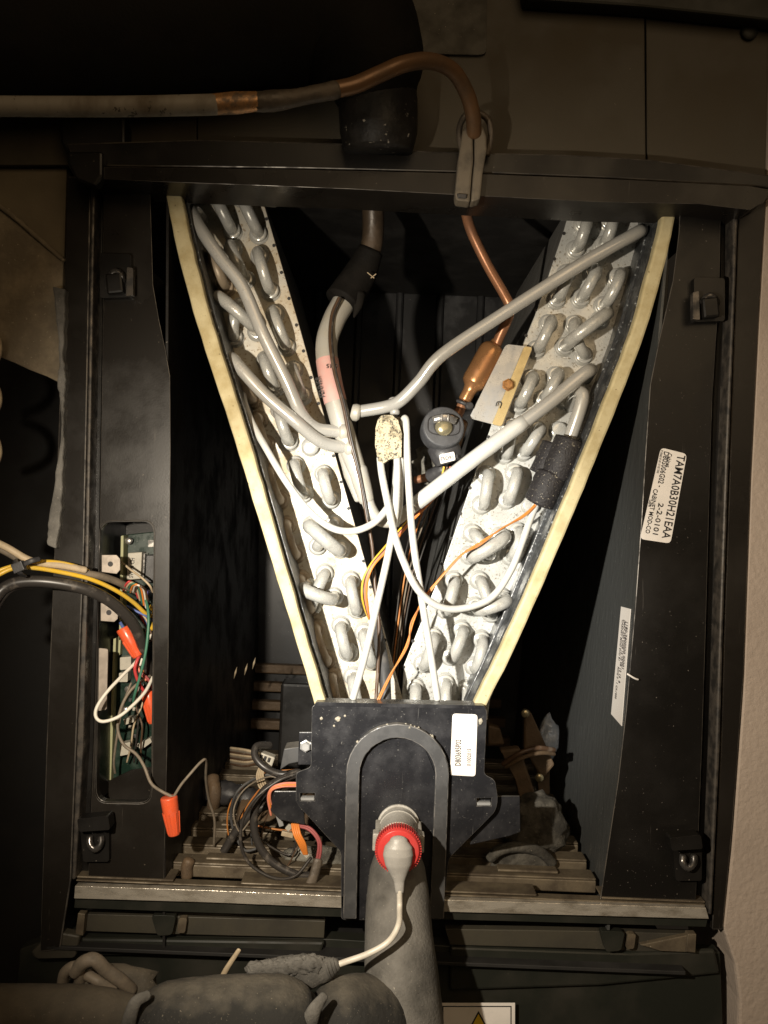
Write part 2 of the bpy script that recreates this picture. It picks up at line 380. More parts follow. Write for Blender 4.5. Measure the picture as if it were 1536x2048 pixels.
# ================================================================== SETTING
o = prism('wall', [(1534, 360), (1516, 640), (1500, 960), (1484, 1400), (1462, 1700), (1444, 1850), (1470, 1930), (1478, 2000), (1474, 2140), (1900, 2140), (1900, -100), (1545, -100)], .001, .12, drywall, bev=.003)
struct(o)
o = box('closet_back', (-.45, .30, 0), (.36, .02, 1.4), void_black); struct(o)  # near-black colour stands in for the dark void beside the cabinet

# ================================================================== CABINET
cab = thing('air_handler_cabinet', 'black sheet metal air handler cabinet with its lower front panel removed', 'cabinet', P(780, 1900, .2))
# upper brown panel with seams
prism('upper_panel', [(-40, -60), (393, -60), (393, 330), (-40, 330)], .004, .008, brown_panel, cab)
prism('upper_panel', [(395, -60), (1288, -60), (1292, 345), (395, 335)], .004, .008, brown_panel, cab)
prism('upper_panel', [(1291, -60), (1640, -60), (1640, 365), (1295, 345)], .0045, .0085, brown_panel, cab)
prism('backing_sheet', [(-60, -80), (1660, -80), (1660, 370), (-60, 330)], .010, .013, void_black, cab)
lab(prism('patch_plate', rquad([(700, -60), (975, -60), (973, 106), (960, 110), (700, 104)], 8), .001, .0035, base_tan, cab), 'darker rectangular plate on the upper panel')
prism('top_trim', [(1040, -60), (1640, -60), (1640, 52), (1440, 30), (1290, 14), (1050, -2)], -.012, .003, base_green, cab, bev=.002)
lathe('screw', P(1497, 66, .004), Vector((0, -1, 0)), [(0, 6.5), (2.5, 6.5), (3.5, 5), (4, 2)], base_green, cab, 16)
# header rail above the opening
worn(prism('header_rail', [(132, 286), (400, 278), (700, 286), (860, 302), (1130, 308), (1300, 318), (1560, 352), (1560, 376), (1200, 356), (940, 346), (600, 338), (150, 332)], -.018, .003, black_steel, cab, bev=.002))  # top edge raised at the left so the black covers a shadowed zone
worn(prism('header_lip', [(140, 333), (600, 339), (940, 347), (1200, 357), (1500, 372), (1545, 380), (1530, 402), (1500, 420), (1400, 408), (1200, 404), (960, 392), (700, 378), (330, 364), (152, 356)], -.026, .02, post_steel, cab, bev=.003))
prism('elbow_shade_block', [(118, 236), (250, 234), (250, 299), (131, 301), (120, 282)], -.016, .003, black_steel, cab, bev=.002)  # black block standing in for the elbow's shadow on the panel
prism('corner_block', [(132, 302), (205, 302), (205, 352), (190, 372), (150, 356), (133, 325)], -.030, -.019, black_steel, cab, bev=.002)
# left post
worn(prism('post_flange', [(136, 352), (182, 352), (176, 700), (168, 1100), (152, 1500), (142, 1760), (120, 1900), (80, 1905), (92, 1500), (108, 1100), (120, 760), (130, 560)], 0, .03, post_steel, cab, bev=.001))
prism('post_bead', [(181, 372), (190, 372), (184, 700), (177, 1100), (166, 1500), (150, 1760), (143, 1760), (153, 1500), (169, 1100), (177, 700)], -.004, .02, worn_edge, cab, bev=.0015)
prism('post_channel', [(190, 372), (206, 372), (204, 700), (198, 1100), (186, 1500), (176, 1760), (150, 1760), (165, 1500), (177, 1100), (184, 700)], .012, .03, black_steel, cab, bev=.001)
cut = rquad([(198, 1042), (310, 1040), (304, 1608), (190, 1606)], 26, 5)
worn(prism('side_flange', [(207, 372), (300, 372), (304, 500), (306, 570), (318, 640), (331, 700), (340, 752), (341, 900), (338, 1200), (334, 1500), (328, 1760), (176, 1760), (187, 1500), (199, 1100), (205, 700)], .003, .0045, post_steel, cab, holes=[cut]))
lip = [(p[0] * .955 + 251 * .045, p[1] * .99 + 1324 * .01) for p in cut]
worn(prism('opening_rim', cut, .0046, .012, post_steel, cab, holes=[lip]))
# right post
worn(prism('side_flange', [(1360, 404), (1442, 404), (1440, 560), (1425, 800), (1420, 960), (1412, 1250), (1404, 1500), (1392, 1800), (1200, 1800), (1236, 1560), (1252, 1420), (1270, 1215), (1282, 1050), (1291, 900), (1300, 770), (1318, 680), (1346, 560), (1358, 464)], .003, .0045, black_steel, cab))
prism('post_channel', [(1443, 404), (1470, 404), (1466, 560), (1452, 900), (1440, 1250), (1432, 1500), (1418, 1800), (1393, 1800), (1405, 1500), (1413, 1250), (1421, 960), (1426, 800), (1441, 560)], .012, .03, black_steel, cab, bev=.001)
prism('post_bead', [(1466, 424), (1477, 424), (1472, 560), (1459, 900), (1447, 1250), (1440, 1500), (1424, 1830), (1417, 1830), (1431, 1500), (1439, 1250), (1451, 900), (1465, 560)], -.004, .02, worn_edge, cab, bev=.0015)
worn(prism('post_flange', [(1478, 410), (1532, 400), (1518, 640), (1502, 960), (1488, 1350), (1466, 1650), (1446, 1860), (1425, 1860), (1441, 1500), (1448, 1250), (1460, 900), (1473, 560)], 0, .03, post_steel, cab, bev=.001))
# interior sheet: side walls, back wall
wl0, wl1 = P(338, 360, .0048), P(330, 1900, .0048)
wr0, wr1 = P(1346, 330, .0048), P(1214, 1860, .0048)
def wall_sheet(name, a, b, t, mat):
    V = []
    for y in (.0048, .52):
        for q in (a, b):
            V += [Vector((q.x, y, q.z)), Vector((q.x + t, y, q.z))]
    return mesh(name, V, [(0, 1, 3, 2), (4, 6, 7, 5), (0, 4, 5, 1), (2, 3, 7, 6), (0, 2, 6, 4), (1, 5, 7, 3)], mat, cab)
wall_sheet('inner_wall', wl0, wl1, -.002, liner_shaded)
rw = wall_sheet('inner_wall', wr0, wr1, .002, liner_lit)
box('rear_wall', (0, .525, -.05), (.75, .006, .95), back_wall_m, cab)
for x in (-.10, -.045, .01, .065, .12):
    box('rear_rib', (x, .519, .10), (.010, .008, .55), back_wall_m, cab, bev=.003)
box('ceiling_sheet', (0, .27, .30), (.62, .50, .004), void_black, cab)
# small fixing at the top of the opening
prism('hanger_tab', [(505, 384), (575, 386), (566, 404), (552, 412), (520, 410)], .03, .034, black_steel, cab)
prism('hanger_tab', [(1012, 388), (1035, 390), (1031, 432), (1012, 430)], .05, .053, black_steel, cab)

# panel clips
def clip(px, py, s, lower=False):
    c = prism('panel_clip', rquad([(px - 32, py - 50), (px + 30, py - 48), (px + 30, py + 38), (px - 32, py + 40)], 6), -.004, .003, black_steel, cab, bev=.0012)
    prism('clip_spring', rquad([(px + s * 22, py - 22), (px + s * 34, py - 20), (px + s * 34, py + 34), (px + s * 20, py + 36)], 3), -.010, -.0042, worn_edge, c, bev=.001)
    V, F = sweep(catmull([P(px - 10, py + 12, -.005), P(px - 13, py - 2, -.008), P(px, py - 13, -.009), P(px + 13, py - 2, -.008), P(px + 10, py + 12, -.005)], 5), .0026, 10)
    mesh('clip_loop', V, F, clip_dark, c, True)
    box('clip_tongue', P(px - 1, py + 12, -.0075), (.013, .008, .016), black_steel, c, rotz2(8), bev=.0018)
clip(232, 556, 1); clip(1420, 604, -1)
def clip_low(px, py):
    c = prism('panel_clip', rquad([(px - 34, py - 40), (px + 26, py - 42), (px + 26, py + 52), (px - 26, py + 52)], 6), -.003, .003, black_steel, cab, bev=.0012)
    prism('clip_hood', rquad([(px - 38, py - 34), (px + 24, py - 40), (px + 28, py - 12), (px - 34, py - 8)], 5), -.016, -.0032, black_steel, c, bev=.002)
    V, F = sweep(catmull([P(px - 12, py + 2, -.005), P(px - 12, py + 16, -.007), P(px - 2, py + 26, -.008), P(px + 9, py + 16, -.007), P(px + 10, py + 2, -.005)], 5), .0028, 10)
    mesh('clip_loop', V, F, clip_dark, c, True)
clip_low(192, 1672); clip_low(1378, 1710)

# rating stickers on the cabinet
def frame(px, py, y, deg):
    t = R(deg) + ROLL
    return P(px, py, y), Vector((math.cos(t), 0, math.sin(t))), Vector((-math.sin(t), 0, math.cos(t)))
st = lab(prism('sticker', rquad([(1322, 895), (1374, 908), (1341, 1087), (1280, 1078)], 9), .0024, .0029, white_paper, cab, bev=0), 'white rating sticker with black model code')
for px_, py_, tx, sz, ft in ((1355, 909, 'TAM7A0B30H21EAA', .0090, .0665), (1336, 906, 'Cabinet', .0046, .0112), (1328, 902, 'D80S006G02 -', .0060, .0285), (1321.5, 900, 'P1006218 20 10 02 7A0', .0024, .0183),
                                 (1317, 1005, '2-2-0101', .0058, .0252), (1307, 977, 'CABINET MOD-CO', .0050, .0355), (1299, 999, 'Layie', .0031, .0056)):
    O, u, v = frame(px_, py_, .0022, -100.7)
    text('printing', tx, O, u, v, sz, ink, st, fit=ft)
# second sticker lies on the right inner wall
def on_wall(px, py):
    """photo pixel -> point on the slanted right inner wall"""
    y = .02
    for _ in range(30):
        p = P(px, py, y); t = (p.z - wr0.z) / (wr1.z - wr0.z); xw = wr0.x + (wr1.x - wr0.x) * t
        k = (px - 768) * PX
        y += (xw - .0006 - p.x) / max(k / D, .2)
    return P(px, py, y)
q = [on_wall(*a) for a in ((1242, 1213), (1261, 1218), (1243, 1452), (1222, 1428))]
st2 = lab(mesh('sticker', q + [w + Vector((.0004, 0, 0)) for w in q], [(0, 1, 2, 3), (4, 7, 6, 5), (0, 4, 5, 1), (1, 5, 6, 2), (2, 6, 7, 3), (3, 7, 4, 0)], white_paper, cab), 'narrow white sticker with fine print on the inner side wall')
u = (q[3] - q[0]).normalized(); v = (q[1] - q[0]); v = -(v - u * v.dot(u)).normalized(); v = -v
n_ = u.cross(v)
sg = -1 if n_.x > 0 else 1
for k, (fr, s, sz, x0) in enumerate(((.72, '1180-2800000 00001', .011, .010), (.52, 'JMAF-230 CAB 15 10 08 12 15  8', .009, .010), (.30, 'CABINET MOD EVO B1     ROG 0 - 1 CA1000', .008, .010))):
    O = q[0] + (q[1] - q[0]) * fr + u * x0 + Vector((-.0006, 0, 0))
    text('printing', s, O, u, v, sz * .8, ink_grey, st2, off=0, sx=.52)
# torn tape scraps on the left inner wall
for px, py, a in ((492, 1338, 60), (508, 1326, 75), (471, 1345, 30)):
    tube('tape_scrap', [(px - 3, py + 12, .25), (px, py, .245), (px + 3, py - 11, .25)], .9, w_tan, cab, seg=5, n=3, radii=[.3, 1.1, .2])
tube('tape_scrap', [(1255, 1348, -.001), (1268, 1356, -.001), (1276, 1359, 0)], .8, white_paper, cab, seg=6, n=3)

# control box recess behind the cut-out
prism('control_box_back', [(170, 1000), (345, 1000), (345, 1660), (165, 1660)], .085, .087, black_steel, cab)
prism('control_box_side', [(196, 1040), (200, 1040), (192, 1610), (188, 1610)], .013, .084, black_steel, cab)
prism('box_floor', [(190, 1575), (262, 1540), (330, 1530), (330, 1620), (190, 1620)], .045, .047, post_steel, cab)
for pts in ([(203, 1110), (233, 1110), (240, 1118), (240, 1140), (233, 1148), (203, 1144)], [(201, 1206), (214, 1206), (236, 1228), (235, 1238), (228, 1244), (201, 1242)]):
    t_ = prism('mounting_tab', pts, .006, .0075, tab_metal, cab, bev=.0004)
    lathe('tab_hole', P(221 if pts[0][1] < 1150 else 218, 1128 if pts[0][1] < 1150 else 1225, .0062), Vector((0, -1, 0)), [(0, 2.1), (.5, 2.1)], ink, t_, 14, False)
prism('mounting_tab', rquad([(196, 1296), (216, 1298), (213, 1420), (195, 1422)], 5), .0065, .008, tab_metal, cab)

# base, rails and deck in the blower section
lab(prism('front_rail', [(150, 1772), (420, 1781), (680, 1792), (900, 1800), (1200, 1809), (1412, 1816), (1418, 1838), (1200, 1832), (900, 1824), (680, 1816), (420, 1805), (148, 1797)], -.004, .003, rail_shine, cab, bev=.0026), 'scuffed shiny front rail')
prism('rail_face', [(150, 1797), (680, 1815), (900, 1823), (1200, 1831), (1416, 1837), (1412, 1854), (1000, 1842), (680, 1834), (420, 1826), (148, 1816)], .001, .006, base_green, cab)
def bar(x0, x1, y, z, w, h, mat=deck_m, name='deck_bar'):
    return box(name, ((x0 + x1) / 2, y, z), (x1 - x0, w, h), mat, cab, bev=.0012)
zr = P(780, 1795, 0).z
xl, xr = P(150, 1780, 0).x, P(1412, 1820, 0).x
bar(xl, P(345, 1780, 0).x, .0125, zr + .0055, .022, .0016); bar(P(480, 1780, 0).x, P(690, 1780, 0).x, .0125, zr + .0055, .022, .0016)
bar(P(880, 1800, 0).x, P(1075, 1780, 0).x, .012, zr + .0055, .021, .0016); bar(P(1205, 1780, 0).x, xr, .0125, zr + .0055, .022, .0016)
bar(xl, xr, .006, zr + .003, .010, .0014)
for k in range(9):
    y = .040 + k * .034
    s = .165
    b = bar(-s, s + .02, y, zr + .008 + .002 * k, .019, .002)
    bar(-s, s + .02, y - .0085, zr + .002 + .002 * k, .002, .010)
    if k < 4:   # raised pads on the bars
        for a, w in ((-.11, .05), (.03, .07), (.13, .05)):
            bar(a - w / 2 + .012 * (k % 2), a + w / 2, y + .001, zr + .0105 + .002 * k, .012, .0025, name='deck_pad')
box('deck_underside', (0, .18, zr - .05), (.5, .36, .003), void_black, cab)
for k in range(4):
    box('rear_step', (-.12 + .005 * k, .50 - k * .012, -.215 - k * .022), (.14, .016, .012), brown_part, cab, bev=.002)
    box('rear_step', (.10 + .005 * k, .50 - k * .012, -.225 - k * .022), (.12, .016, .012), brown_part, cab, bev=.002)
# lower ledges and base panel
prism('lower_ledge', [(168, 1828), (320, 1832), (650, 1842), (648, 1876), (330, 1868), (160, 1862)], .012, .02, base_tan, cab)
prism('lower_ledge', [(890, 1858), (1180, 1862), (1392, 1868), (1390, 1902), (1300, 1904), (1180, 1898), (900, 1890)], .012, .02, base_tan, cab)
prism('ledge_end', [(156, 1826), (170, 1828), (166, 1872), (150, 1870)], .004, .011, deck_m, cab)
prism('ledge_end', [(1376, 1868), (1393, 1868), (1391, 1906), (1372, 1904)], .004, .011, deck_m, cab)
prism('ledge_tongue', [(1280, 1890), (1376, 1870), (1378, 1904), (1320, 1902)], .006, .011, deck_m, cab)
for x, y in ((328, 1850), (1226, 1882)):
    prism('ledge_bracket', rquad([(x - 26, y - 20), (x + 24, y - 18), (x + 16, y + 20), (x - 14, y + 22)], 8), .004, .0115, base_green, cab, bev=.002)
    prism('ledge_bracket', rquad([(x + 30, y - 14), (x + 46, y - 14), (x + 42, y + 16), (x + 26, y + 16)], 5), .006, .0115, deck_m, cab, bev=.001)
prism('base_panel', [(40, 1898), (120, 1870), (660, 1878), (900, 1892), (1300, 1905), (1440, 1905), (1450, 2150), (20, 2150)], .016, .03, base_green, cab)
prism('base_flange', [(900, 1894), (1240, 1906), (1430, 1900), (1440, 1948), (1200, 1972), (900, 1982)], .010, .0155, base_green, cab, bev=.002)
lab(prism('base_foot', [(104, 1862), (160, 1872), (150, 1916), (70, 1918), (60, 1906)], .002, .012, base_tan, cab, bev=.002), 'dusty folded corner of the base')
prism('base_flange', [(160, 1876), (650, 1884), (640, 1912), (165, 1912)], .009, .0155, base_green, cab, bev=.002)
sg_ = lab(prism('warning_label', [(880, 2006), (1030, 2006), (1030, 2100), (880, 2100)], .0085, .009, white_paper, cab, bev=0), 'white warning label with a yellow triangle')
prism('label_border', [(885, 2012), (1023, 2012), (1023, 2096), (885, 2096)], .0082, .0084, ink, sg_, holes=[[(887, 2014), (1021, 2014), (1021, 2094), (887, 2094)]], bev=0)
prism('triangle_border', [(957, 2022), (995, 2092), (919, 2092)], .0081, .0084, ink, sg_, bev=0)
prism('triangle', [(957, 2028), (990, 2089), (924, 2089)], .0078, .0080, sign_yellow, sg_, bev=0)

# ================================================================== LEFT OF THE CABINET
db = thing('duct_board_panel', 'dusty brown board panel to the left of the cabinet post', 'board panel', P(40, 740, .02))
prism('board', [(-60, 200), (136, 232), (128, 520), (90, 488), (40, 440), (-60, 372)], .012, .03, board_skin, db, bev=.002)
lab(prism('lower_fold', [(-60, 376), (40, 444), (90, 492), (127, 523), (122, 640), (118, 765), (92, 752), (60, 740), (30, 726), (-60, 690)], .008, .026, dusty_board, db, bev=.003), 'rough dusty lower fold of the board')
tube('crease', [(-60, 374, .010), (10, 420, .007), (60, 462, .007), (128, 522, .009)], 2.0, dusty_board, db, seg=10, wob=.4)
random.seed(11)
lft = ragged([(104, 572), (112, 640), (118, 720), (113, 760), (120, 800), (121, 870), (108, 960), (97, 1040), (92, 1090)], 1.6, 6)
rgt = ragged([(130, 578), (128, 650), (126, 720), (131, 752), (128, 800), (127, 870), (124, 960), (120, 1040), (112, 1098)], 1.6, 6)
tag(prism('foam_weatherstrip', lft + rgt[::-1], -.008, .004, foam_grey, bev=.002), 'torn grey foam strip hanging down the left cabinet post', 'foam strip')
for k, (a, b) in enumerate(((700, 0), (800, 0), (905, 0))):
    tag(tube('copper_loop', [(-40, a - 50, .01), (-12, a - 30, -.01), (-4, a, -.018), (-14, a + 25, -.01), (-40, a + 40, .01)], 3.2, w_tan, seg=10),
        ('topmost', 'middle', 'lowest')[k] + ' of three tan tubing loops at the left edge', 'tubing loop', 'tan tubing loops at the left edge')

# ================================================================== EVAPORATOR COIL
YP = .075       # depth of the coil end plates
coil = thing('evaporator_coil', 'V-shaped aluminium evaporator coil with bare return bends and cream edged pan', 'coil', P(790, 1400, YP))
LP = [(372, 360), (520, 366), (530, 415), (601, 660), (662, 880), (720, 1085), (768, 1260), (806, 1400), (806, 1440), (645, 1440), (600, 1260), (520, 960), (440, 640), (405, 500)]
RP = [(1150, 380), (1330, 400), (1302, 500), (1240, 700), (1172, 920), (1085, 1140), (980, 1400), (975, 1440), (800, 1440), (808, 1330), (880, 1150), (945, 960), (1000, 800), (1070, 630), (1128, 460)]
lab(prism('end_plate', LP, YP, YP + .0015, galv_tan, coil), 'left end plate, tan mottled and spotted')
lab(prism('end_plate', RP, YP, YP + .0015, galv, coil), 'right end plate, clean galvanised')
def slab(name, pts):
    prism(name, [(*p, YP + .004) for p in pts], YP + .004, .44, fin_m, coil, bev=0)
slab('fin_pack', [(392, 366), (516, 370), (598, 664), (716, 1086), (800, 1400), (660, 1410), (606, 1260), (446, 640)])
slab('fin_pack', [(1156, 384), (1310, 404), (1168, 922), (978, 1400), (818, 1400), (884, 1152), (950, 962), (1074, 632)])
# pilot holes along the inner edges
lh = [(533, 438), (548, 491), (563, 545), (578, 597), (593, 650), (607, 702), (622, 755), (637, 807), (667, 912), (682, 964), (697, 1017), (727, 1122), (741, 1174), (756, 1226), (770, 1280)]
rh = [(1128, 467), (1109, 518), (1090, 569), (1071, 620), (1052, 671), (977, 874), (940, 976), (921, 1027), (902, 1077), (884, 1128), (865, 1175), (826, 1282), (807, 1334)]
hm = None
for i, (x, y) in enumerate(lh + rh):
    c = P(x, y, YP)
    if hm is None:
        h0 = lathe('pilot_hole', c, Vector((0, -1, 0)), [(0, 1.5), (.35, 1.5)], ink, coil, 10, False); hm = h0.data
    else:
        h = bpy.data.objects.new('pilot_hole', hm); COL.objects.link(h); h.location = c - Vector((0, .00018, 0)); adopt(h, coil)
# collars share one mesh
collar_mesh = None
def collar(c, parent, dirty=False, s=1.0):
    global collar_mesh
    if collar_mesh is None:
        o = lathe('collar', Vector((0, 0, 0)), Vector((0, -1, 0)), [(0, 8.6), (.7, 8.4), (1.2, 6.9), (1.8, 6.3), (4.0, 6.0), (4.6, 6.3), (5.2, 7.3), (5.9, 7.2), (6.2, 6.0), (6.5, 4.6)], collar_m, None, 22)
        collar_mesh = o.data; collar.c0 = Vector(o.location)
        dm = collar_mesh.copy(); dm.materials.clear(); dm.materials.append(alu_shaded); collar.dirty = dm
        bpy.data.objects.remove(o)
    o = bpy.data.objects.new('collar', collar.dirty if dirty else collar_mesh); COL.objects.link(o)
    o.location = c + collar.c0 * s; o.scale = (s, s, s)
    adopt(o, parent); return o
def bend(ax, ay, bx, by, h=.0235, r=4.9, dirty=False, mat=None, bow=0.0):
    """hairpin return bend between two tube holes of the end plate"""
    A, B = P(ax, ay, YP), P(bx, by, YP)
    d = B - A; n = d.normalized(); rad = d.length / 2; ce = (A + B) / 2
    out = Vector((0, -1, 0)); side = n.cross(out).normalized()
    leg = max(h - rad * .75, .008); rise = h - leg
    path = [A + out * .001, A + out * leg * .5]
    for k in range(13):
        t = math.pi * k / 12
        path.append(ce - n * rad * math.cos(t) + out * (leg + rise * math.sin(t)) + side * bow * math.sin(t))
    path += [B + out * leg * .5, B + out * .001]
    V, F = sweep(path, r * .001, 16, True)
    o = mesh('return_bend', V, F, mat or (alu_shaded if dirty else alu_tube), coil, True)
    collar(A, o, dirty); collar(B, o, dirty)
    return o
# left slab  (hole positions on the plate)
for a in [(430, 392, 466, 465), (482, 396, 518, 470), (466, 500, 492, 560), (520, 512, 542, 584), (550, 628, 574, 694), (532, 720, 552, 774), (588, 740, 606, 792),
          (560, 820, 580, 884), (592, 930, 608, 988), (648, 948, 662, 1000), (702, 1160, 714, 1218), (682, 1250, 696, 1304), (728, 1264, 744, 1322), (706, 1352, 722, 1420)]:
    bend(*a)
for a in [(432, 516, 452, 576), (488, 770, 506, 800), (518, 840, 532, 888), (540, 946, 560, 1000), (574, 1050, 592, 1108), (602, 1158, 622, 1214), (632, 1256, 654, 1318), (664, 1352, 682, 1420)]:
    bend(*a, dirty=True)  # bends beside the pan edge, its shadow put into their colour
bend(482, 614, 470, 676, h=.018); bend(668, 1048, 636, 1092, h=.017); bend(650, 1146, 624, 1212, h=.017)
bend(446, 606, 514, 664, h=.036, r=5.2); bend(624, 1050, 682, 1098, h=.040, r=5.8); bend(612, 1172, 668, 1192, h=.040, r=5.4)
collar(P(622, 894, YP), coil)
# right slab
for a in [(1166, 448, 1150, 500), (1216, 446, 1204, 492), (1132, 548, 1112, 600), (1184, 548, 1160, 598), (1232, 556, 1206, 612), (1096, 648, 1072, 700),
          (1060, 758, 1036, 810), (1110, 752, 1086, 798), (1018, 854, 1008, 910), (1074, 860, 1046, 904), (972, 950, 962, 1010), (1028, 946, 1012, 1000),
          (1034, 1062, 1020, 1112), (906, 1160, 890, 1218), (922, 1258, 900, 1312), (962, 1278, 948, 1332), (866, 1272, 846, 1326), (830, 1372, 826, 1436), (890, 1364, 884, 1436), (932, 1378, 926, 1440)]:
    bend(*a)
bend(1146, 650, 1166, 712, h=.02, bow=.006); bend(944, 1066, 976, 1108, h=.017); bend(958, 1160, 982, 1226, h=.017)
bend(1200, 640, 1128, 694, h=.040, r=5.4); bend(1000, 1072, 938, 1110, h=.040, r=5.9); bend(1004, 1194, 950, 1212, h=.040, r=5.5)
for c in ((1116, 862), (1060, 1010), (1128, 800)): collar(P(*c, YP), coil)
# drain pan sides: black walls running back, cream foam on the front edge
def pan(edge_out, edge_in):
    n = len(edge_out)
    prism('pan_wall', [(x, y, .0165) for x, y in edge_out] + [(x, y, .0165) for x, y in reversed(edge_in)], .0165, .43, pan_black, coil, bev=0)
eo = [(325, 350), (343, 450), (371, 570), (410, 700), (459, 850), (505, 1000), (554, 1160), (594, 1290), (630, 1415), (630, 1450)]
ei = [(355, 350), (375, 450), (404, 570), (442, 700), (490, 850), (534, 1000), (580, 1160), (618, 1290), (655, 1415), (655, 1450)]
dk = [(x + 9, y) for x, y in ei]
pan([(x + 6, y) for x, y in eo], dk)
lab(prism('foam_edge', ragged(eo, .7) + ragged(ei, .9)[::-1], .004, .016, cream, coil, bev=.003), 'cream foam edge of the left pan side')
eo2 = [(1356, 370), (1350, 440), (1330, 530), (1293, 660), (1240, 800), (1180, 950), (1130, 1070), (1078, 1190), (1020, 1320), (972, 1415), (972, 1450)]
ei2 = [(1329, 370), (1323, 440), (1300, 530), (1263, 660), (1210, 800), (1150, 950), (1100, 1070), (1050, 1190), (990, 1320), (944, 1415), (944, 1450)]
pan([(x - 6, y) for x, y in eo2], [(x - 9, y) for x, y in ei2])
lab(prism('foam_edge', ragged(eo2, .7) + ragged(ei2, .9)[::-1], .004, .016, cream, coil, bev=.003), 'cream foam edge of the right pan side')
# flaking black inner strip beside the right cream edge
prism('inner_strip', [(1318, 440), (1294, 530), (1256, 660), (1202, 800), (1142, 950), (1092, 1070), (1042, 1190), (984, 1320), (940, 1410), (925, 1410), (962, 1330), (1018, 1200), (1068, 1080), (1116, 960), (1178, 810), (1232, 670), (1272, 540), (1296, 450)], .040, .044, pan_black, coil, bev=.001)

# suction header and feeder tubes
hd = tube('suction_header', [(706, 560, .095), (690, 600, .088), (668, 640, .076), (653, 690, .066), (660, 755, .058), (678, 830, .054), (700, 900, .052), (716, 945, .052)], 9.4, header_m, coil, seg=22, radii=[10.5, 10.5, 9.8, 9.4, 9.2, 9.0, 8.6, 7.6])
tube('header_reducer', [(716, 940, .052), (726, 975, .052), (733, 1000, .052)], 7.4, header_m, hd, seg=18, radii=[8.2, 7.6, 6.6])
tube('header_web', [(690, 905, .060), (704, 950, .060), (716, 1000, .060)], 4, header_m, hd, seg=12, radii=[6, 7, 3])
tube('pipe_elbow', [(731, 985, .052), (740, 1015, .052), (756, 1038, .050), (785, 1042, .048), (815, 1022, .046), (842, 1000, .044)], 5.4, header_m, coil, seg=16)
hp = catmull([P(*p) for p in [(706, 560, .095), (690, 600, .088), (668, 640, .076), (653, 690, .066), (660, 755, .058), (678, 830, .054), (700, 900, .052), (716, 945, .052)]], 6)[21:29]
V, F = sweep(hp, .0097, 26, None); mesh('label_wrap', V, F, pink_paper, hd, True)
for s, dx, dy in (('D80372', 16, 96), ('FENNER', -14, 92)):
    O, u, v = frame(664 + dx, 702 + dy, .0475 if dx < 0 else .049, 104); text('printing', s, O, u, v, .0062, ink, hd, sx=.8)
O, u, v = frame(676, 728, .0485, 180); text('printing', '0015', O, u, v, .005, ink, hd)
def feeder(pts, r=5.3, mat=alu_clean): return tube('feeder_tube', pts, r, mat, coil, seg=16, n=8)
feeder([(404, 440, .074), (392, 424, .05), (384, 424, .034), (396, 450, .028), (440, 515, .026), (484, 572, .026), (526, 668, .028), (572, 760, .032), (602, 826, .038), (630, 855, .044), (664, 862, .048), (690, 864, .05)])
feeder([(484, 738, .074), (470, 722, .05), (464, 718, .034), (482, 738, .030), (530, 790, .030), (590, 842, .032), (630, 876, .038), (660, 890, .044), (704, 896, .05)])
feeder([(1268, 476, .074), (1280, 462, .05), (1282, 461, .034), (1262, 472, .028), (1160, 530, .026), (1000, 632, .026), (884, 710, .028), (838, 764, .034), (800, 802, .040), (770, 814, .046), (712, 824, .052)])
feeder([(1172, 756, .074), (1180, 742, .05), (1180, 741, .034), (1160, 754, .028), (1080, 820, .028), (960, 908, .032), (834, 1006, .040)], 5.6)
tube('feeder_sleeve', [(1050, 842, .029), (960, 908, .032), (890, 962, .036), (834, 1006, .040)], 6.3, white_tube, coil, seg=16, cap=True)
feeder([(1140, 812, .074), (1152, 792, .05), (1162, 786, .036), (1165, 796, .033), (1156, 830, .034), (1136, 886, .038), (1110, 950, .042)], 5.6)
for x, y, yy, dx, dy in ((712, 825, .050, -1, .2), (688, 864, .048, 1, 0), (700, 897, .048, 1, 0)):
    d_ = Vector((dx, 0, dy)); lathe('braze_ring', P(x, y, yy) - d_ * .004, d_, [(0, 5.2), (2, 7.2), (5, 7.4), (8, 6.2)], header_m, hd, 18)

# fixings on the right end plate
br = thing('valve_bracket', 'clear grey metal bracket with yellow zinc strap on the right coil plate', 'bracket', P(1000, 770, .06))
prism('bracket_plate', rquad([(1012, 688), (1066, 694), (1006, 854), (938, 836)], 8), .058, .0595, zinc, br)
prism('strap', rquad([(1049, 692), (1065, 695), (1003, 853), (984, 848)], 5), .054, .0575, zinc_yellow, br, bev=.0008)
lathe('bolt', P(1016, 770, .0538), Vector((0, -1, 0)), [(0, 5.4), (1.2, 5.4), (1.6, 4.4), (5, 4.2), (5.8, 3.4)], rust, br, 6, False)
tube('strap_slot', [(992, 812, .0537), (995, 804, .0535), (1003, 806, .0535), (1000, 816, .0537)], .5, ink, br, seg=6)

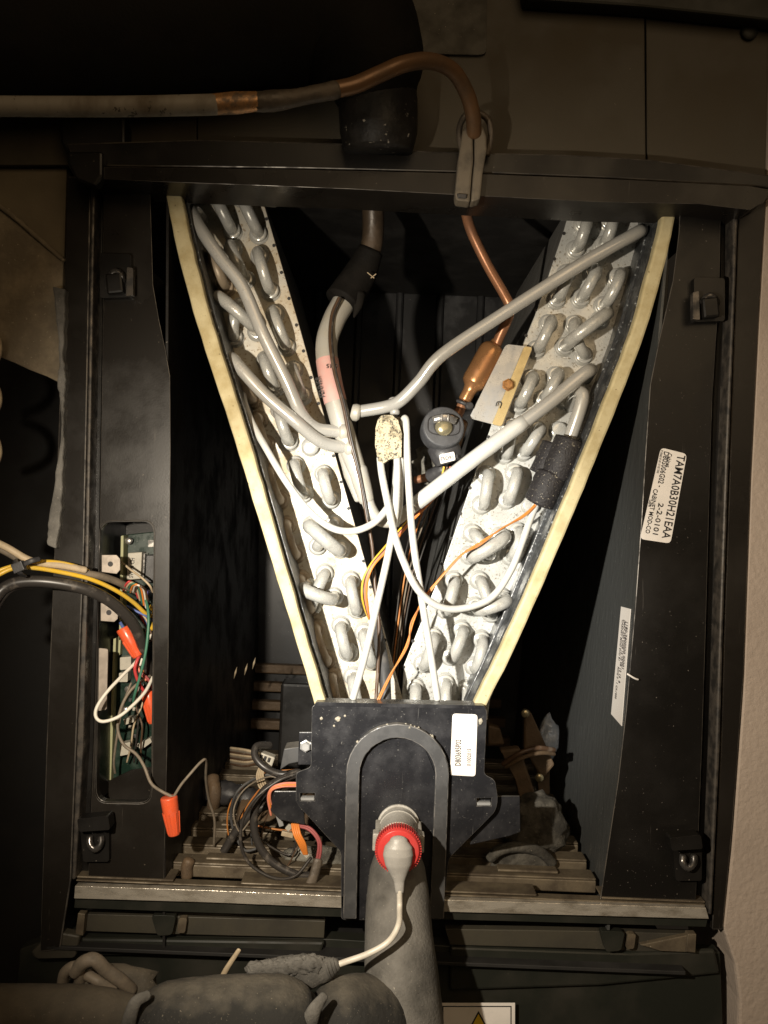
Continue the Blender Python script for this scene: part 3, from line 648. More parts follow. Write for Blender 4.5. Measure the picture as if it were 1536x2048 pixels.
# ================================================================== REFRIGERANT LINES
# big insulated suction line in front of the upper panel
sl = thing('insulated_suction_line', 'thick black foam insulated pipe elbow at the top left', 'insulated pipe', P(755, 290, 0))
tube('insulation', [(-150, 70, -.05), (150, 60, -.05), (400, 40, -.05), (560, 18, -.05), (680, 40, -.048), (738, 120, -.042), (754, 190, -.035)], 50, foam_black, sl, seg=36, n=10, radii=[49, 49, 48, 50, 52, 42, 31])
lab(tube('insulation_end', [(752, 160, -.038), (756, 215, -.034), (757, 265, -.032), (756, 302, -.030)], 28, foam_scuffed, sl, seg=30, n=8, radii=[29.5, 29.5, 29, 26], cap=True), 'scuffed black foam end of the elbow')
tube('pipe', [(756, 280, .03), (748, 340, .06), (746, 400, .075), (746, 470, .085), (736, 515, .09), (716, 550, .095)], 9.5, pipe_wrap, sl, seg=20)
lab(tube('foam_cuff', [(742, 500, .088), (722, 545, .09), (700, 580, .086), (684, 604, .082)], 13, foam_black, sl, seg=24, n=8, radii=[11, 14.5, 15.5, 16], cap=True), 'torn black foam cuff on the bare pipe')
tube('cuff_tear', [(718, 590, .078), (716, 612, .076), (708, 634, .078)], 3, foam_black, sl, seg=8, radii=[6, 4, 1])
for a in ((735, 545, 748, 556), (742, 556, 752, 548)): tube('straw', [(a[0], a[1], .068), (a[2], a[3], .066)], .5, w_tan, sl, seg=5)

ll = thing('liquid_line', 'bent copper liquid line crossing the top and entering the cabinet', 'copper pipe', P(948, 280, 0))
lab(tube('pipe_run', [(-80, 212, -.12), (80, 213, -.12), (250, 213, -.118), (400, 210, -.115), (432, 209, -.114)], 6.3, pipe_grey, ll, seg=20, radii=[6.4, 6.4, 6.5, 6.6, 6.6]), 'weathered grey run of pipe')
lab(tube('coupling', [(426, 209, -.114), (470, 206, -.112), (514, 203, -.110)], 6.3, copper_patchy, ll, seg=20, radii=[6.6, 7.1, 6.3]), 'bright copper coupling')
lab(tube('brazed_joint', [(508, 204, -.110), (545, 202, -.109), (590, 196, -.107), (630, 188, -.105), (672, 180, -.102)], 5.2, pipe_dark, ll, seg=18, radii=[6.2, 7.0, 5.6, 5.6, 6.0], wob=.05), 'scorched dark brazed joint')
tube('bend', [(668, 180, -.102), (710, 170, -.099), (760, 148, -.095), (808, 128, -.09), (860, 122, -.08), (906, 142, -.067), (934, 188, -.054), (946, 232, -.044), (948, 268, -.034)], 5.6, copper_aged, ll, seg=20, n=8)
tube('drop_pipe', [(928, 395, .02), (932, 425, .032), (944, 466, .042), (976, 532, .05), (1008, 588, .056), (1019, 612, .058), (1017, 634, .060), (1000, 672, .064), (992, 692, .066)], 4.3, copper, ll, seg=18, n=8)
p0, p1 = P(994, 682, .0665), P(926, 806, .066)
ax = (p1 - p0).normalized()
lab(lathe('filter_drier', p0, ax, [(0, 4.6), (3, 5), (5, 8.5), (8, 10.6), (12, 11), (38, 11), (42, 10.4), (46, 6.5), (50, 5.6), (58, 5.4), (58.5, 4.4)], copper_bright, ll, 26), 'bright copper strainer body')
tube('valve_pipe', [(930, 798, .066), (916, 828, .066), (905, 846, .062)], 4.4, copper, ll, seg=16)
zt = tube('cable_tie', [(916, 802, .058), (926, 806, .056), (940, 812, .058)], 2.4, black_plastic, ll, seg=8, ell=(1, .7))
lathe('cable_tie_head', P(936, 812, .056), Vector((.3, -1, 0)), [(0, 3.2), (4, 3.4), (5, 2.6)], black_plastic, zt, 8, False)

# split grommet where the liquid line enters
gr = thing('pipe_grommet', 'grey two-piece plastic grommet holding the copper pipe at the rail', 'grommet', P(945, 400, -.02))
def ring_px(cx, cy, rx, ry, n=20, a0=0, a1=360): return [(cx + rx * math.cos(R(a0 + (a1 - a0) * k / n)), cy + ry * math.sin(R(a0 + (a1 - a0) * k / n))) for k in range(n + (a1 - a0 < 360))]
prism('grommet_half', [(921, 290), (925, 262), (936, 248), (948, 244), (946, 276), (947, 320), (944, 350), (940, 404), (912, 400), (910, 388), (916, 320)], -.036, -.022, pipe_dusty, gr, bev=.0015)
prism('grommet_half', [(950, 244), (966, 252), (973, 272), (974, 300), (966, 345), (962, 388), (960, 398), (942, 404), (946, 350), (949, 320), (949, 276)], -.036, -.022, pipe_dusty, gr, bev=.0015)
tube('grommet_collar', [(924, 300, -.026), (918, 262, -.027), (930, 232, -.027), (954, 226, -.027), (976, 240, -.027), (982, 272, -.027), (974, 310, -.026)], 2.4, pipe_dark, gr, seg=10)
prism('grommet_slot', [(914, 386), (934, 388), (933, 396), (916, 395)], -.0385, -.0365, black_plastic, gr)

# ================================================================== EXPANSION VALVE
ev = thing('expansion_valve', 'round black valve actuator with small white sticker in the coil centre', 'valve', P(885, 940, .05))
c = P(880, 868, .052); axv = Vector((.08, -1, .22)).normalized()
lathe('actuator_head', c, axv, [(0, 16), (4, 17.5), (14, 17.8), (20, 17.2), (21, 16.2)], head_plastic, ev, 40)
cf = c + axv * .0212
tv = Vector((1, 0, 0)); tv = (tv - axv * tv.dot(axv)).normalized(); uv = tv.cross(axv) * -1
if uv.z < 0: uv = -uv
def onf(x, y, h=0): return cf + tv * x * .001 + uv * y * .001 + axv * h * .001
grv = [onf(13.8 * math.cos(t) * (1 - .05 * math.cos(4 * t)), (9.6 + 1.5 * math.cos(2 * t)) * math.sin(t) + .5, .1) for t in [2 * math.pi * k / 36 for k in range(37)]]
V, F = sweep(grv, .00045, 6, None); mesh('groove', V, F, ink, ev, True)
lathe('well', onf(0, .5), axv, [(0, 8.6), (.3, 8.6)], ink, ev, 28, False)
lathe('stem', onf(0, -1, .3), axv, [(0, 7.4), (1.5, 7), (3, 5.6), (4, 3)], olive_steel, ev, 24)
arc = [onf(-9.5 + 19 * k / 12, 3.6 + 1.8 * math.sin(math.pi * k / 12), 3.4 + 2.8 * math.sin(math.pi * k / 12)) for k in range(13)]
V, F = sweep(arc, .0032, 8, True, ell=(.28, 1)); mesh('retaining_clip', V, F, clip_metal, ev, True)
for s in (-1, 1): box('clip_rib', onf(s * 2.6, 5.2, 6.4), (.0013, .003, .006), clip_metal, ev)
cb = tube('connector_body', [(884, 890, .046), (892, 908, .043), (898, 926, .043)], 10, black_plastic, ev, seg=18, radii=[12, 12, 10.5], cap=True, ell=(.8, 1.1))
stv = prism('sticker', rquad([(878, 910), (908, 903), (911, 920), (881, 928)], 3), .0328, .0333, white_paper, cb, bev=0)
O, u, v = frame(881, 922, .0326, 10); text('printing', '75D91 8', O, u, v, .0042, ink, stv, sx=1.0)
lathe('valve_body', c + Vector((0, .004, 0)), Vector((0, 1, 0)), [(0, 9), (8, 9), (18, 7), (28, 7)], olive_steel, ev, 20)
tube('outlet_stub', [(832, 960, .07), (850, 955, .066), (866, 950, .06)], 3.4, copper, ev, seg=12)
tube('outlet_boot', [(862, 952, .06), (874, 946, .055), (888, 938, .05)], 6, black_plastic, ev, seg=12)
tube('inlet_pipe', [(925, 845, .072), (912, 885, .075), (905, 905, .078)], 5, copper_aged, ev, seg=14)
lump('frosted_deposit', P(862, 925, .085), (.014, .008, .018), rock_foam, ev, .5, 1.5, 3)

# ================================================================== CAPILLARY TUBES
ds = thing('distributor', 'speckled cream wrapped distributor with white tubes beside the header', 'distributor', P(780, 920, .03))
prism('wrap', [(756, 838), (764, 830), (784, 830), (796, 840), (804, 868), (803, 914), (780, 918), (768, 926), (756, 922), (750, 890), (751, 856)], .022, .042, tape_speck, ds, bev=.006)
tube('wrap_tail', [(796, 838, .036), (806, 880, .036), (804, 916, .036)], 3, w_brown, ds, seg=10)
tube('inlet_stub', [(790, 826, .044), (788, 812, .047), (786, 800, .048)], 4.2, alu_clean, ds, seg=12)
def cap(label, pts, r=2.9, end=True): return tag(tube('capillary_tube', pts, r, white_tube, seg=12, n=8, cap='round'), label, 'tube', 'white capillary tubes')
cap('white tube looping right from the speckled wrap to the black foam sleeve', [(760, 916, .030), (764, 950, .024), (776, 1010, .016), (788, 1065, .010), (806, 1120, .008), (836, 1180, .010), (880, 1214, .016), (930, 1216, .022), (984, 1194, .026), (1022, 1140, .028), (1046, 1080, .032), (1064, 1030, .040), (1078, 1000, .044)])
cap('white tube running straight down and left to the cover plate', [(794, 916, .032), (794, 960, .026), (790, 1030, .020), (776, 1110, .014), (756, 1200, .010), (730, 1310, .008), (706, 1396, .008)])
cap('white tube with rounded top running down and right to the cover plate', [(806, 872, .040), (807, 842, .034), (812, 842, .030), (814, 900, .028), (818, 980, .024), (826, 1080, .020), (842, 1190, .016), (860, 1300, .012), (875, 1398, .010)])
cap('white tube looping left across the left coil plate', [(794, 930, .036), (788, 990, .034), (770, 1022, .030), (744, 1048, .026), (706, 1062, .022), (664, 1056, .020), (618, 1022, .020), (574, 966, .022), (534, 900, .024), (504, 846, .030), (490, 810, .040), (484, 782, .052)])
cap('short white tube tucked behind the crossing tubes', [(802, 912, .036), (801, 970, .034), (798, 1020, .034), (792, 1050, .036)], 2.8)

# black foam sleeves over the bulb
fs = thing('bulb_sleeve', 'pair of dusty black foam sleeves on the right coil plate', 'foam sleeve', P(1090, 1000, .05))
def fsl(a, b, r):
    return tube('foam_sleeve', [a, ((a[0] + b[0]) / 2, (a[1] + b[1]) / 2, a[2]), b], r, foam_dusty, fs, seg=18, n=6, cap=True, wob=.06)
fsl((1140, 880, .030), (1112, 952, .034), 12.5); fsl((1112, 892, .044), (1086, 950, .046), 12)
fsl((1104, 950, .034), (1080, 1004, .038), 13); fsl((1120, 956, .05), (1098, 1006, .05), 9)
tube('bulb', [(1076, 1002, .040), (1060, 1030, .044)], 3, white_tube, fs, seg=10)
for k in range(4):
    x, y = 1142 + 4 * k - 8 * (k % 2), 930 + 14 * k
    lump('foam_shred', P(x, y, .03), (.003, .002, .0025), foam_dusty, fs, .5, 1, k, 2)

# ================================================================== WIRES INSIDE THE COIL
def wire(name, label, pts, r, mat, group=None, seg=8, n=8): return tag(tube(name, pts, r, mat, seg=seg, n=n), label, 'wire', group)
wire('sensor_wire', 'thin orange wire from the black sleeve down to the cover plate, outer strand', [(1078, 1000, .040), (1050, 1028, .036), (1000, 1060, .030), (960, 1085, .028), (920, 1112, .028), (880, 1156, .030), (848, 1196, .030), (828, 1240, .026), (812, 1292, .022), (784, 1346, .016), (758, 1400, .010)], .75, w_orange, 'orange wires')
wire('sensor_wire', 'thin rust brown wire twisted along the orange wire', [(1080, 1003, .040), (1048, 1033, .035), (1003, 1057, .029), (960, 1090, .027), (924, 1110, .027), (878, 1161, .029), (850, 1200, .029), (823, 1244, .025), (815, 1293, .021), (780, 1350, .015), (755, 1400, .009)], .75, w_copperorange, 'orange wires')
for k, (mt, lb) in enumerate(((w_yellow, 'yellow'), (w_darkbrown, 'dark brown'), (w_salmon, 'salmon red'), (w_orange, 'bright orange'))):
    e = k * 5
    wire('valve_wire', lb + ' wire running from the valve actuator down the left plate', [(888 + e * 1.3, 934, .044), (880 + e, 962, .048), (850 + e, 1000, .056), (806 + e * .6, 1052, .050), (768 + e * .8, 1096, .040), (742 + e * .5, 1128, .034), (727 + e * .6, 1158, .034), (724 + e * .6, 1190, .038), (730 + e * .4, 1218, .044), (738, 1238, .052)], .95, mt, 'valve actuator wires')
wire('header_cable', 'dark brown cable strapped down the front of the header', [(678, 596, .066), (664, 630, .062), (660, 680, .054), (668, 740, .046), (686, 810, .043), (700, 880, .042), (712, 925, .043), (724, 975, .045), (733, 1030, .046), (744, 1090, .046), (750, 1170, .046), (758, 1250, .040), (756, 1330, .030), (752, 1402, .02)], 1.5, w_darkbrown)
wire('header_cable', 'thin black cable beside the dark brown header cable', [(682, 596, .066), (667, 634, .061), (664, 684, .053), (672, 744, .045), (690, 812, .042), (704, 882, .041), (716, 930, .042), (728, 985, .044), (737, 1040, .045)], 1.0, w_black)
tag(tube('sensor_sheath', [(752, 1240, .062), (760, 1290, .05), (768, 1340, .036), (772, 1405, .024)], 4.6, gasket_grey, seg=14, radii=[3.5, 5, 5, 4.6]), 'grey sleeve standing at the inner edge of the left plate', 'sleeve')

# ================================================================== COVER PLATE
cp = thing('drain_cover_plate', 'black drain pan cover plate with arched gasket and white sticker', 'cover plate', P(790, 1840, 0))
def slot(x, y): return [(x - 15, y - 8), (x + 15, y - 8), (x + 15, y + 8), (x - 15, y + 8)]
pl = rquad([(624, 1410), (974, 1417), (968, 1549), (990, 1560), (996, 1600), (990, 1624), (898, 1716), (884, 1840), (682, 1840), (682, 1704), (592, 1606), (592, 1545), (622, 1535)], 9)
worn(prism('plate', pl, -.004, -.002, plate_black, cp, holes=[slot(615, 1594), slot(968, 1604)], bev=.0007), edge_wear_pale)
prism('plate_rim', rquad([(632, 1404), (968, 1411), (972, 1418), (628, 1412)], 3), -.0045, .012, plate_black, cp, bev=.0008)
for x, y in ((615, 1594), (968, 1604)): prism('slot_tab', [(x - 14, y + 1), (x + 14, y + 1), (x + 14, y + 7), (x - 14, y + 7)], -.003, .002, zinc, cp)
def arch(cx, top, hw, bl, br_, yb, n=16):
    pts = [(cx - hw + bl, yb)]
    for k in range(n + 1):
        a = R(180 + 180 * k / n); pts.append((cx + hw * math.cos(a), top + hw * .98 + hw * .98 * math.sin(a) if True else 0))
    pts.append((cx + hw + br_, yb)); return pts
outer = arch(795, 1448, 103, -6, -10, 1838); inner = arch(795, 1476, 76, -6, -12, 1838)
worn(prism('arch_gasket', outer + inner[::-1], -.011, -.0042, gasket_grey, cp, bev=.0008), edge_wear_pale)
prism('arch_panel', [(719, 1836), (719, 1552), (741, 1498), (795, 1474), (850, 1498), (872, 1552), (862, 1836)], -.0052, -.0044, plate_black, cp, bev=0)
random.seed(3)
for k in range(46):   # dust crumbs caught on the gasket top and the plate edge
    a = R(215 + 110 * random.random()); rr = 103 + random.uniform(-5, 1)
    x, y = 795 + rr * math.cos(a), 1448 + 101 + rr * .98 * math.sin(a)
    lump('dust_crumb', P(x, y, -.0105 + .004 * random.random()), (.0011 * random.uniform(.5, 1.2),) * 3, dust_crust, cp, .5, 1.5, k, 1)
prism('rear_ear', [(541, 1582), (604, 1582), (610, 1650), (560, 1640), (541, 1622)], .004, .006, plate_black, cp)
prism('rear_ear', [(960, 1592), (1040, 1592), (1041, 1664), (1020, 1672), (940, 1690)], .004, .006, plate_black, cp)
prism('side_bracket', [(598, 1464), (625, 1464), (625, 1530), (596, 1530)], .002, .004, plate_black, cp)
prism('side_bracket', [(568, 1498), (598, 1494), (598, 1524), (578, 1528), (560, 1540)], .010, .030, gasket_grey, cp)
lathe('hex_bolt', P(612, 1492, .002), Vector((0, -1, 0)), [(0, 5), (1, 5), (1.3, 4), (4, 3.8), (4.6, 3)], zinc, cp, 6, False)
lump('paint_chip', P(961, 1443, -.0042), (.0018, .0004, .0026), dust_crust, cp, .4, 1, 2, 2)
for x, y, s in ((643, 1437, .0012), (668, 1452, .0009), (676, 1438, .002), (690, 1432, .001)): lump('paint_chip', P(x, y, -.0042), (s, .0003, s), dust_crust, cp, .5, 1, x, 2)
sp = lab(prism('sticker', rquad([(905, 1427), (955, 1429), (951, 1553), (900, 1550)], 7), -.0046, -.0042, white_paper, cp, bev=0), 'white part number sticker')
O, u, v = frame(921, 1532, -.0047, 89); text('printing', 'D803695P02', O, u, v, .0062, ink, sp, fit=.0205)
O, u, v = frame(941, 1532, -.0047, 89); text('printing', '01002015', O, u, v, .0040, ink_grey, sp, fit=.0135)

# drain fitting, ring nut, sensor plug and cord
df = thing('drain_fitting', 'grey drain fitting with knurled red ring nut in the arched gasket', 'pipe fitting', P(794, 1640, -.004))
fc = P(797, 1650, -.0045); axd = (P(790, 1702, -.062) - fc).normalized()
axd = Vector((-.02, -1, .03)).normalized()
lathe('socket', fc, axd, [(0, 16), (1, 16.6), (3.5, 16.6), (4, 15.2), (12, 14.8), (12.6, 15.4), (14, 15.4), (14.6, 14.7), (40, 13.8), (41, 14.8), (44, 14.8)], pvc_grey, df, 36)
for s in (-1, 1):
    box('latch', fc + axd * .020 + Vector((s * .0155, 0, 0)), (.004, .030, .010), pvc_grey, df, bev=.001)
    box('latch_foot', fc + axd * .034 + Vector((s * .0165, 0, -.001)), (.005, .010, .013), pvc_grey, df, bev=.001)
rc = fc + axd * .044
ringo = lathe('ring_nut', rc, axd, [(0, 14.8), (1.5, 15.7), (13, 15.7), (15.0, 14.6), (15.4, 9), (14.8, 8)], red_plastic, df, 48)
ta = Vector((1, 0, 0)); tb = axd.cross(ta).normalized(); ta = tb.cross(axd).normalized()
V, F = [], []
for k in range(56):
    t = 2 * math.pi * k / 56; d_ = ta * math.cos(t) + tb * math.sin(t); s_ = axd.cross(d_)
    b0 = len(V)
    for yy in (.0025, .0130):
        for w_, h_ in ((-.0005, .0154), (-.0003, .0167), (.0003, .0167), (.0005, .0154)):
            V.append(rc + axd * yy + d_ * h_ + s_ * w_)
    F += [(b0, b0 + 1, b0 + 5, b0 + 4), (b0 + 1, b0 + 2, b0 + 6, b0 + 5), (b0 + 2, b0 + 3, b0 + 7, b0 + 6), (b0, b0 + 3, b0 + 2, b0 + 1), (b0 + 4, b0 + 5, b0 + 6, b0 + 7)]
kn = mesh('knurling', V, F, red_plastic, ringo); kn['kind'] = 'stuff'
lathe('lip', rc - axd * .0015, axd, [(0, 15.4), (1.6, 16.2)], ivory, df, 40)
pg = thing('sensor_plug', 'teardrop grey plug with white cord pushed into the red ring', 'plug', rc + axd * .016)
pc = rc + axd * .0155
k0 = pc
tube('plug_body', [pc + axd * .003 + Vector((.001 * a, 0, b)) for a, b in ((0, .0085), (0, .0045), (0, -.001), (.5, -.008), (1, -.014), (1.5, -.020), (2, -.027))], 8, grey_plastic, pg, seg=26, n=8, radii=[6.5, 9.8, 10.8, 9.4, 6.4, 3.8, 3.0], world=True, ell=(.62, 1))
ce = pc + axd * .003 + Vector((.002, 0, -.026))
cord_pts = [ce, ce + Vector((.0005, 0, -.012)), P(797, 1850, -.085), P(776, 1884, -.088), P(735, 1908, -.09), P(690, 1924, -.09), P(652, 1938, -.09)]
tube('cord', cord_pts, 2.1, cord_white, pg, seg=12, n=8, world=True)
ps = thing('cord_connector', 'dust covered grey connector where the white cord ends', 'connector', P(590, 1970, -.085))
tube('body', [(672, 1930, -.09), (650, 1938, -.09), (610, 1944, -.088), (560, 1950, -.086), (505, 1958, -.084)], 9, foam_grey, ps, seg=16, n=6, radii=[5, 8.5, 12, 12, 5], wob=.12, ell=(.8, 1))
for k in range(3): lathe('boot_ring', P(655 + 6 * k, 1937 - 3 * k, -.09), P(690, 1924, -.09) - P(650, 1938, -.09), [(0, 6.5 - k), (.6, 7.2 - k), (1.4, 7.2 - k), (2, 6.5 - k)], foam_grey, ps, 16)
for k in range(5): lump('dust_clump', P(520 + k * 26, 1940 - 3 * k, -.092), (.010, .006, .006), foam_grey, ps, .28, 2.2, k, 4)
tag(tube('loose_tie_tail', [(440, 1966, -.07), (452, 1940, -.072), (478, 1900, -.074)], 2, w_tan, seg=8, radii=[2.2, 2.0, 1.6], ell=(.5, 1)), 'pale tie tail sticking up from the dust at the bottom left', 'cable tie')

# ================================================================== DUSTY FOAM PIPES AT THE BOTTOM
tag(tube('drain_hose', [(795, 1690, .000), (795, 1740, -.022), (796, 1800, -.036), (798, 1880, -.05), (804, 1960, -.062), (812, 2060, -.07), (820, 2200, -.075)], 24, foam_grey, seg=32, n=8, radii=[14, 21, 23.5, 25, 26.5, 27, 27], wob=.012), 'thick grey dusty foam covered drain pipe dropping from the red fitting', 'insulated pipe')
def fp(label, pts, radii, mat):
    return tag(tube('foam_pipe', pts, 20, mat, seg=30, n=8, radii=radii, wob=.012), label, 'insulated pipe', 'dusty foam pipes along the bottom')
fp('tan dusty foam pipe at the bottom left corner', [(-120, 2046, -.10), (60, 2044, -.10), (180, 2042, -.10), (262, 2046, -.10)], [24, 23, 22, 17], foam_tan)
fp('dark foam pipe segment with dusty seams at the bottom', [(306, 2058, -.11), (340, 2046, -.115), (440, 2038, -.115), (560, 2036, -.115), (598, 2042, -.112)], [20, 25, 26, 26, 20], foam_mix)
fp('dark foam elbow joining the grey drain pipe at the bottom', [(650, 2062, -.096), (684, 2046, -.094), (740, 2044, -.080), (790, 2064, -.068)], [21, 29, 30, 24], foam_mix)
tag(tube('foam_seam', [(250, 2080, -.132), (268, 2010, -.136), (296, 1990, -.132)], 4, foam_grey, seg=12, ell=(.5, 1), radii=[5, 4, 3]), 'pale folded foam flap between the two left bottom pipes', 'foam flap')
tag(tube('foam_seam', [(612, 2090, -.125), (624, 2030, -.13), (648, 1992, -.125)], 5, foam_grey, seg=12, ell=(.5, 1), radii=[6, 5, 3]), 'pale folded foam flap beside the bottom elbow', 'foam flap')
lp = thing('cable_coil', 'dust covered looped cable resting on the bottom left foam pipe', 'cable', P(190, 1985, -.08))
tube('cable_loop', [(124, 1978, -.08), (130, 1946, -.086), (152, 1934, -.09), (160, 1960, -.086), (150, 1985, -.08)], 4.0, w_brown, lp, seg=12)
tube('cable_loop', [(150, 1944, -.09), (168, 1924, -.094), (190, 1920, -.094), (212, 1940, -.09), (240, 1960, -.086), (262, 1980, -.08)], 4.6, w_brown, lp, seg=12, wob=.08)
tube('cable_loop', [(175, 1950, -.088), (200, 1964, -.09), (228, 1976, -.086)], 3.6, w_brown, lp, seg=12, wob=.1)
lump('dust_heap', P(238, 1972, -.07), (.030, .012, .014), foam_tan, lp, .35, 1.2, 4)
lump('dust_heap', P(178, 1972, -.082), (.010, .008, .006), foam_tan, lp, .4, 1.2, 6)

# ================================================================== CONTROL BOARD AND ITS WIRES
cb = thing('control_board', 'green control circuit board seen through the slot in the left flange', 'circuit board', P(270, 1580, .07))
prism('board', [(246, 1070), (340, 1060), (340, 1350), (242, 1360)], .062, .064, pcb, cb)
prism('board', [(228, 1290), (340, 1270), (330, 1540), (222, 1570)], .055, .057, pcb, cb)
for pts in ([(242, 1072), (247, 1071), (244, 1280), (238, 1280)], [(227, 1278), (232, 1276), (222, 1560), (217, 1562)], [(238, 1262), (242, 1262), (240, 1310), (236, 1310)]):
    prism('board_edge', pts, .048, .061, pcb_edge, cb, bev=0)
rl = prism('relay', [(256, 1106), (284, 1104), (281, 1158), (253, 1160)], .048, .061, ivory, cb)
O, u, v = frame(266, 1156, .0478, 85); text('printing', 'SW 04 CH', O, u, v, .005, ink, rl, sx=.75)
prism('relay_pins', [(286, 1106), (291, 1106), (288, 1156), (284, 1157)], .050, .060, clip_metal, cb)
prism('terminal', rquad([(296, 1080), (316, 1080), (316, 1094), (296, 1094)], 2), .05, .0515, clip_metal, cb)
prism('capacitor_block', [(293, 1110), (308, 1110), (306, 1165), (290, 1165)], .046, .061, black_plastic, cb)
for x, y in ((258, 1082), (257, 1378), (251, 1420)): lathe('standoff', P(x, y, .056), Vector((0, -1, 0)), [(0, 3), (2, 3), (2.6, 1.6)], clip_metal, cb, 12)
for q in (rquad([(240, 1315), (262, 1313), (262, 1338), (240, 1340)], 2), rquad([(238, 1346), (256, 1344), (255, 1364), (238, 1364)], 2), rquad([(247, 1438), (266, 1434), (268, 1444), (249, 1450)], 2), rquad([(240, 1488), (262, 1484), (260, 1508), (240, 1512)], 2), rquad([(274, 1490), (300, 1476), (304, 1484), (282, 1500)], 2)):
    prism('connector', q, .044, .054, ivory, cb, bev=.0008)
for k in range(7): box('chip', P(262 + 8 * (k % 3), 1400 + 18 * k, .0545), (.004, .002, .003), (black_plastic, ivory)[k % 2], cb)
lathe('capacitor', P(296, 1188, .045), Vector((0, -1, .1)), [(0, 3.6), (12, 3.6), (12.6, 3)], violet, cb, 16)

def nut(label, px, py, y, deg, L=.026, r0=5.6, r1=3.9):
    """winged wire nut; deg = picture direction in which it widens to its mouth"""
    d = rotz2(deg) @ Vector((1, 0, 0)); d = Matrix.Rotation(ROLL * -1, 3, 'Y') @ d
    t_ = thing('wire_nut', label, 'wire nut', P(px, py, y), 'orange wire nuts')
    c0 = P(px, py, y) - d * L / 2
    lathe('shell', c0, d, [(0, r1 * .85), (.8, r1), (L * 1000 * .6, r0 * .93), (L * 1000 - 1, r0), (L * 1000, r0 * .9)], orange_nut, t_, 20)
    s = d.cross(Vector((0, -1, 0))).normalized(); f = Vector((0, -1, 0))
    for k in range(7):
        a = math.pi * (k / 6 - .5) * 1.5
        n_ = f * math.cos(a) + s * math.sin(a)
        V, F = sweep([c0 + d * .002 + n_ * r1 * .00098, c0 + d * L * .6 + n_ * r0 * .00095], .0006, 6)
        mesh('rib', V, F, orange_nut, t_)
    return t_
nut('orange wire nut hanging below the slot in front of the dark inner wall', 343, 1632, -.012, 98, .030, 6.6, 4.6)
nut('orange wire nut under the black cable in the upper part of the slot', 262, 1284, .012, 118, .026, 6.2, 4.6)
nut('orange wire nut at the lower right edge of the slot', 302, 1414, .018, 100, .026, 6.0, 4.4)
def W(label, pts, r, mat, name='wire', cat='wire'): return tag(tube(name, pts, r, mat, seg=9, n=8), label, cat, 'wires at the control slot')
W('brown sheathed cable arching from the left edge into the slot', [(-40, 1080, -.06), (10, 1102, -.05), (60, 1128, -.04), (130, 1142, -.03), (190, 1150, -.018), (226, 1160, -.004), (252, 1172, .008), (276, 1184, .02)], 2.9, w_brown, 'sheathed_cable', 'cable')
W('tan cable above the yellow wire at the cable tie', [(-40, 1070, -.064), (12, 1094, -.054), (64, 1122, -.046), (130, 1132, -.034), (170, 1140, -.026)], 2.7, w_tan, 'sheathed_cable', 'cable')
W('thick black cable sweeping from the left edge down into the slot', [(-20, 1210, -.05), (6, 1178, -.046), (40, 1164, -.044), (100, 1164, -.04), (170, 1178, -.032), (222, 1204, -.02), (262, 1242, -.006), (282, 1280, .006), (292, 1320, .02), (300, 1350, .03)], 4.6, w_black, 'power_cable', 'cable')
W('thin black cable running under the thick one', [(-20, 1240, -.04), (4, 1195, -.042), (34, 1172, -.040), (90, 1168, -.034)], 3.0, w_black, 'power_cable', 'cable')
W('upper yellow wire from the cable tie to the slot', [(-40, 1160, -.06), (-4, 1142, -.058), (26, 1132, -.054), (64, 1124, -.048), (110, 1124, -.038), (150, 1132, -.03), (176, 1142, -.02)], 1.5, w_yellow)
W('lower yellow wire arching into the slot', [(-40, 1172, -.062), (0, 1148, -.060), (30, 1136, -.056), (70, 1136, -.048), (120, 1144, -.038), (180, 1158, -.026), (230, 1180, -.012), (266, 1204, .002), (290, 1226, .012), (302, 1232, .02)], 1.7, w_yellow)
W('curled yellow wire at the right edge of the slot', [(300, 1212, .03), (307, 1222, .024), (309, 1240, .022), (304, 1256, .024), (296, 1266, .03)], 1.6, w_yellow)
zt = thing('cable_tie', 'black tie cinched round the yellow and brown cables', 'cable tie', P(44, 1136, -.055))
tube('band', [(30, 1122, -.054), (36, 1142, -.066), (48, 1152, -.056)], 2, black_plastic, zt, seg=8, ell=(.5, 1.3))
box('buckle', P(38, 1134, -.066), (.008, .006, .007), black_plastic, zt, rotz2(25))
tube('tail', [(44, 1130, -.064), (62, 1122, -.066), (78, 1118, -.062)], 1.6, black_plastic, zt, seg=8, ell=(.5, 1.2))
for k, (mt, lb) in enumerate(((w_red, 'red'), (w_tan, 'tan'), (w_green, 'green'), (w_orange, 'orange'), (w_white, 'white'), (w_darkbrown, 'brown'))):
    e = k * 5
    W(lb + ' strand wrapped round the brown cable end', [(246 + e, 1184, .014), (250 + e, 1172, .004), (258 + e, 1163 + k * 2, .000), (266 + e, 1166 + k * 3, .006), (270 + e, 1178 + k * 4, .012), (276 + e * .8, 1196 + k * 5, .02)], .8, mt)
W('pale wire dropping from the tab to the violet capacitor', [(243, 1124, .03), (262, 1140, .022), (284, 1156, .018), (300, 1172, .018), (305, 1184, .024)], .9, w_tan)
W('green wire hanging down the middle of the slot', [(292, 1200, .014), (296, 1220, .008), (297, 1250, .004), (292, 1300, .002), (282, 1345, .002), (272, 1380, .004), (267, 1402, .010), (270, 1412, .016)], 1.15, w_green)
W('blue grey wire crossing the brown strands', [(254, 1212, .014), (272, 1222, .010), (292, 1232, .012), (306, 1242, .018)], .95, w_blue)
W('blue wire at the top of the upper wire nut', [(240, 1244, .024), (246, 1254, .020), (254, 1266, .016)], 1.3, w_blue)
W('red wire from the upper wire nut curving down', [(284, 1302, .014), (274, 1322, .008), (270, 1342, .008), (280, 1370, .012), (296, 1392, .018)], 1.3, w_red)
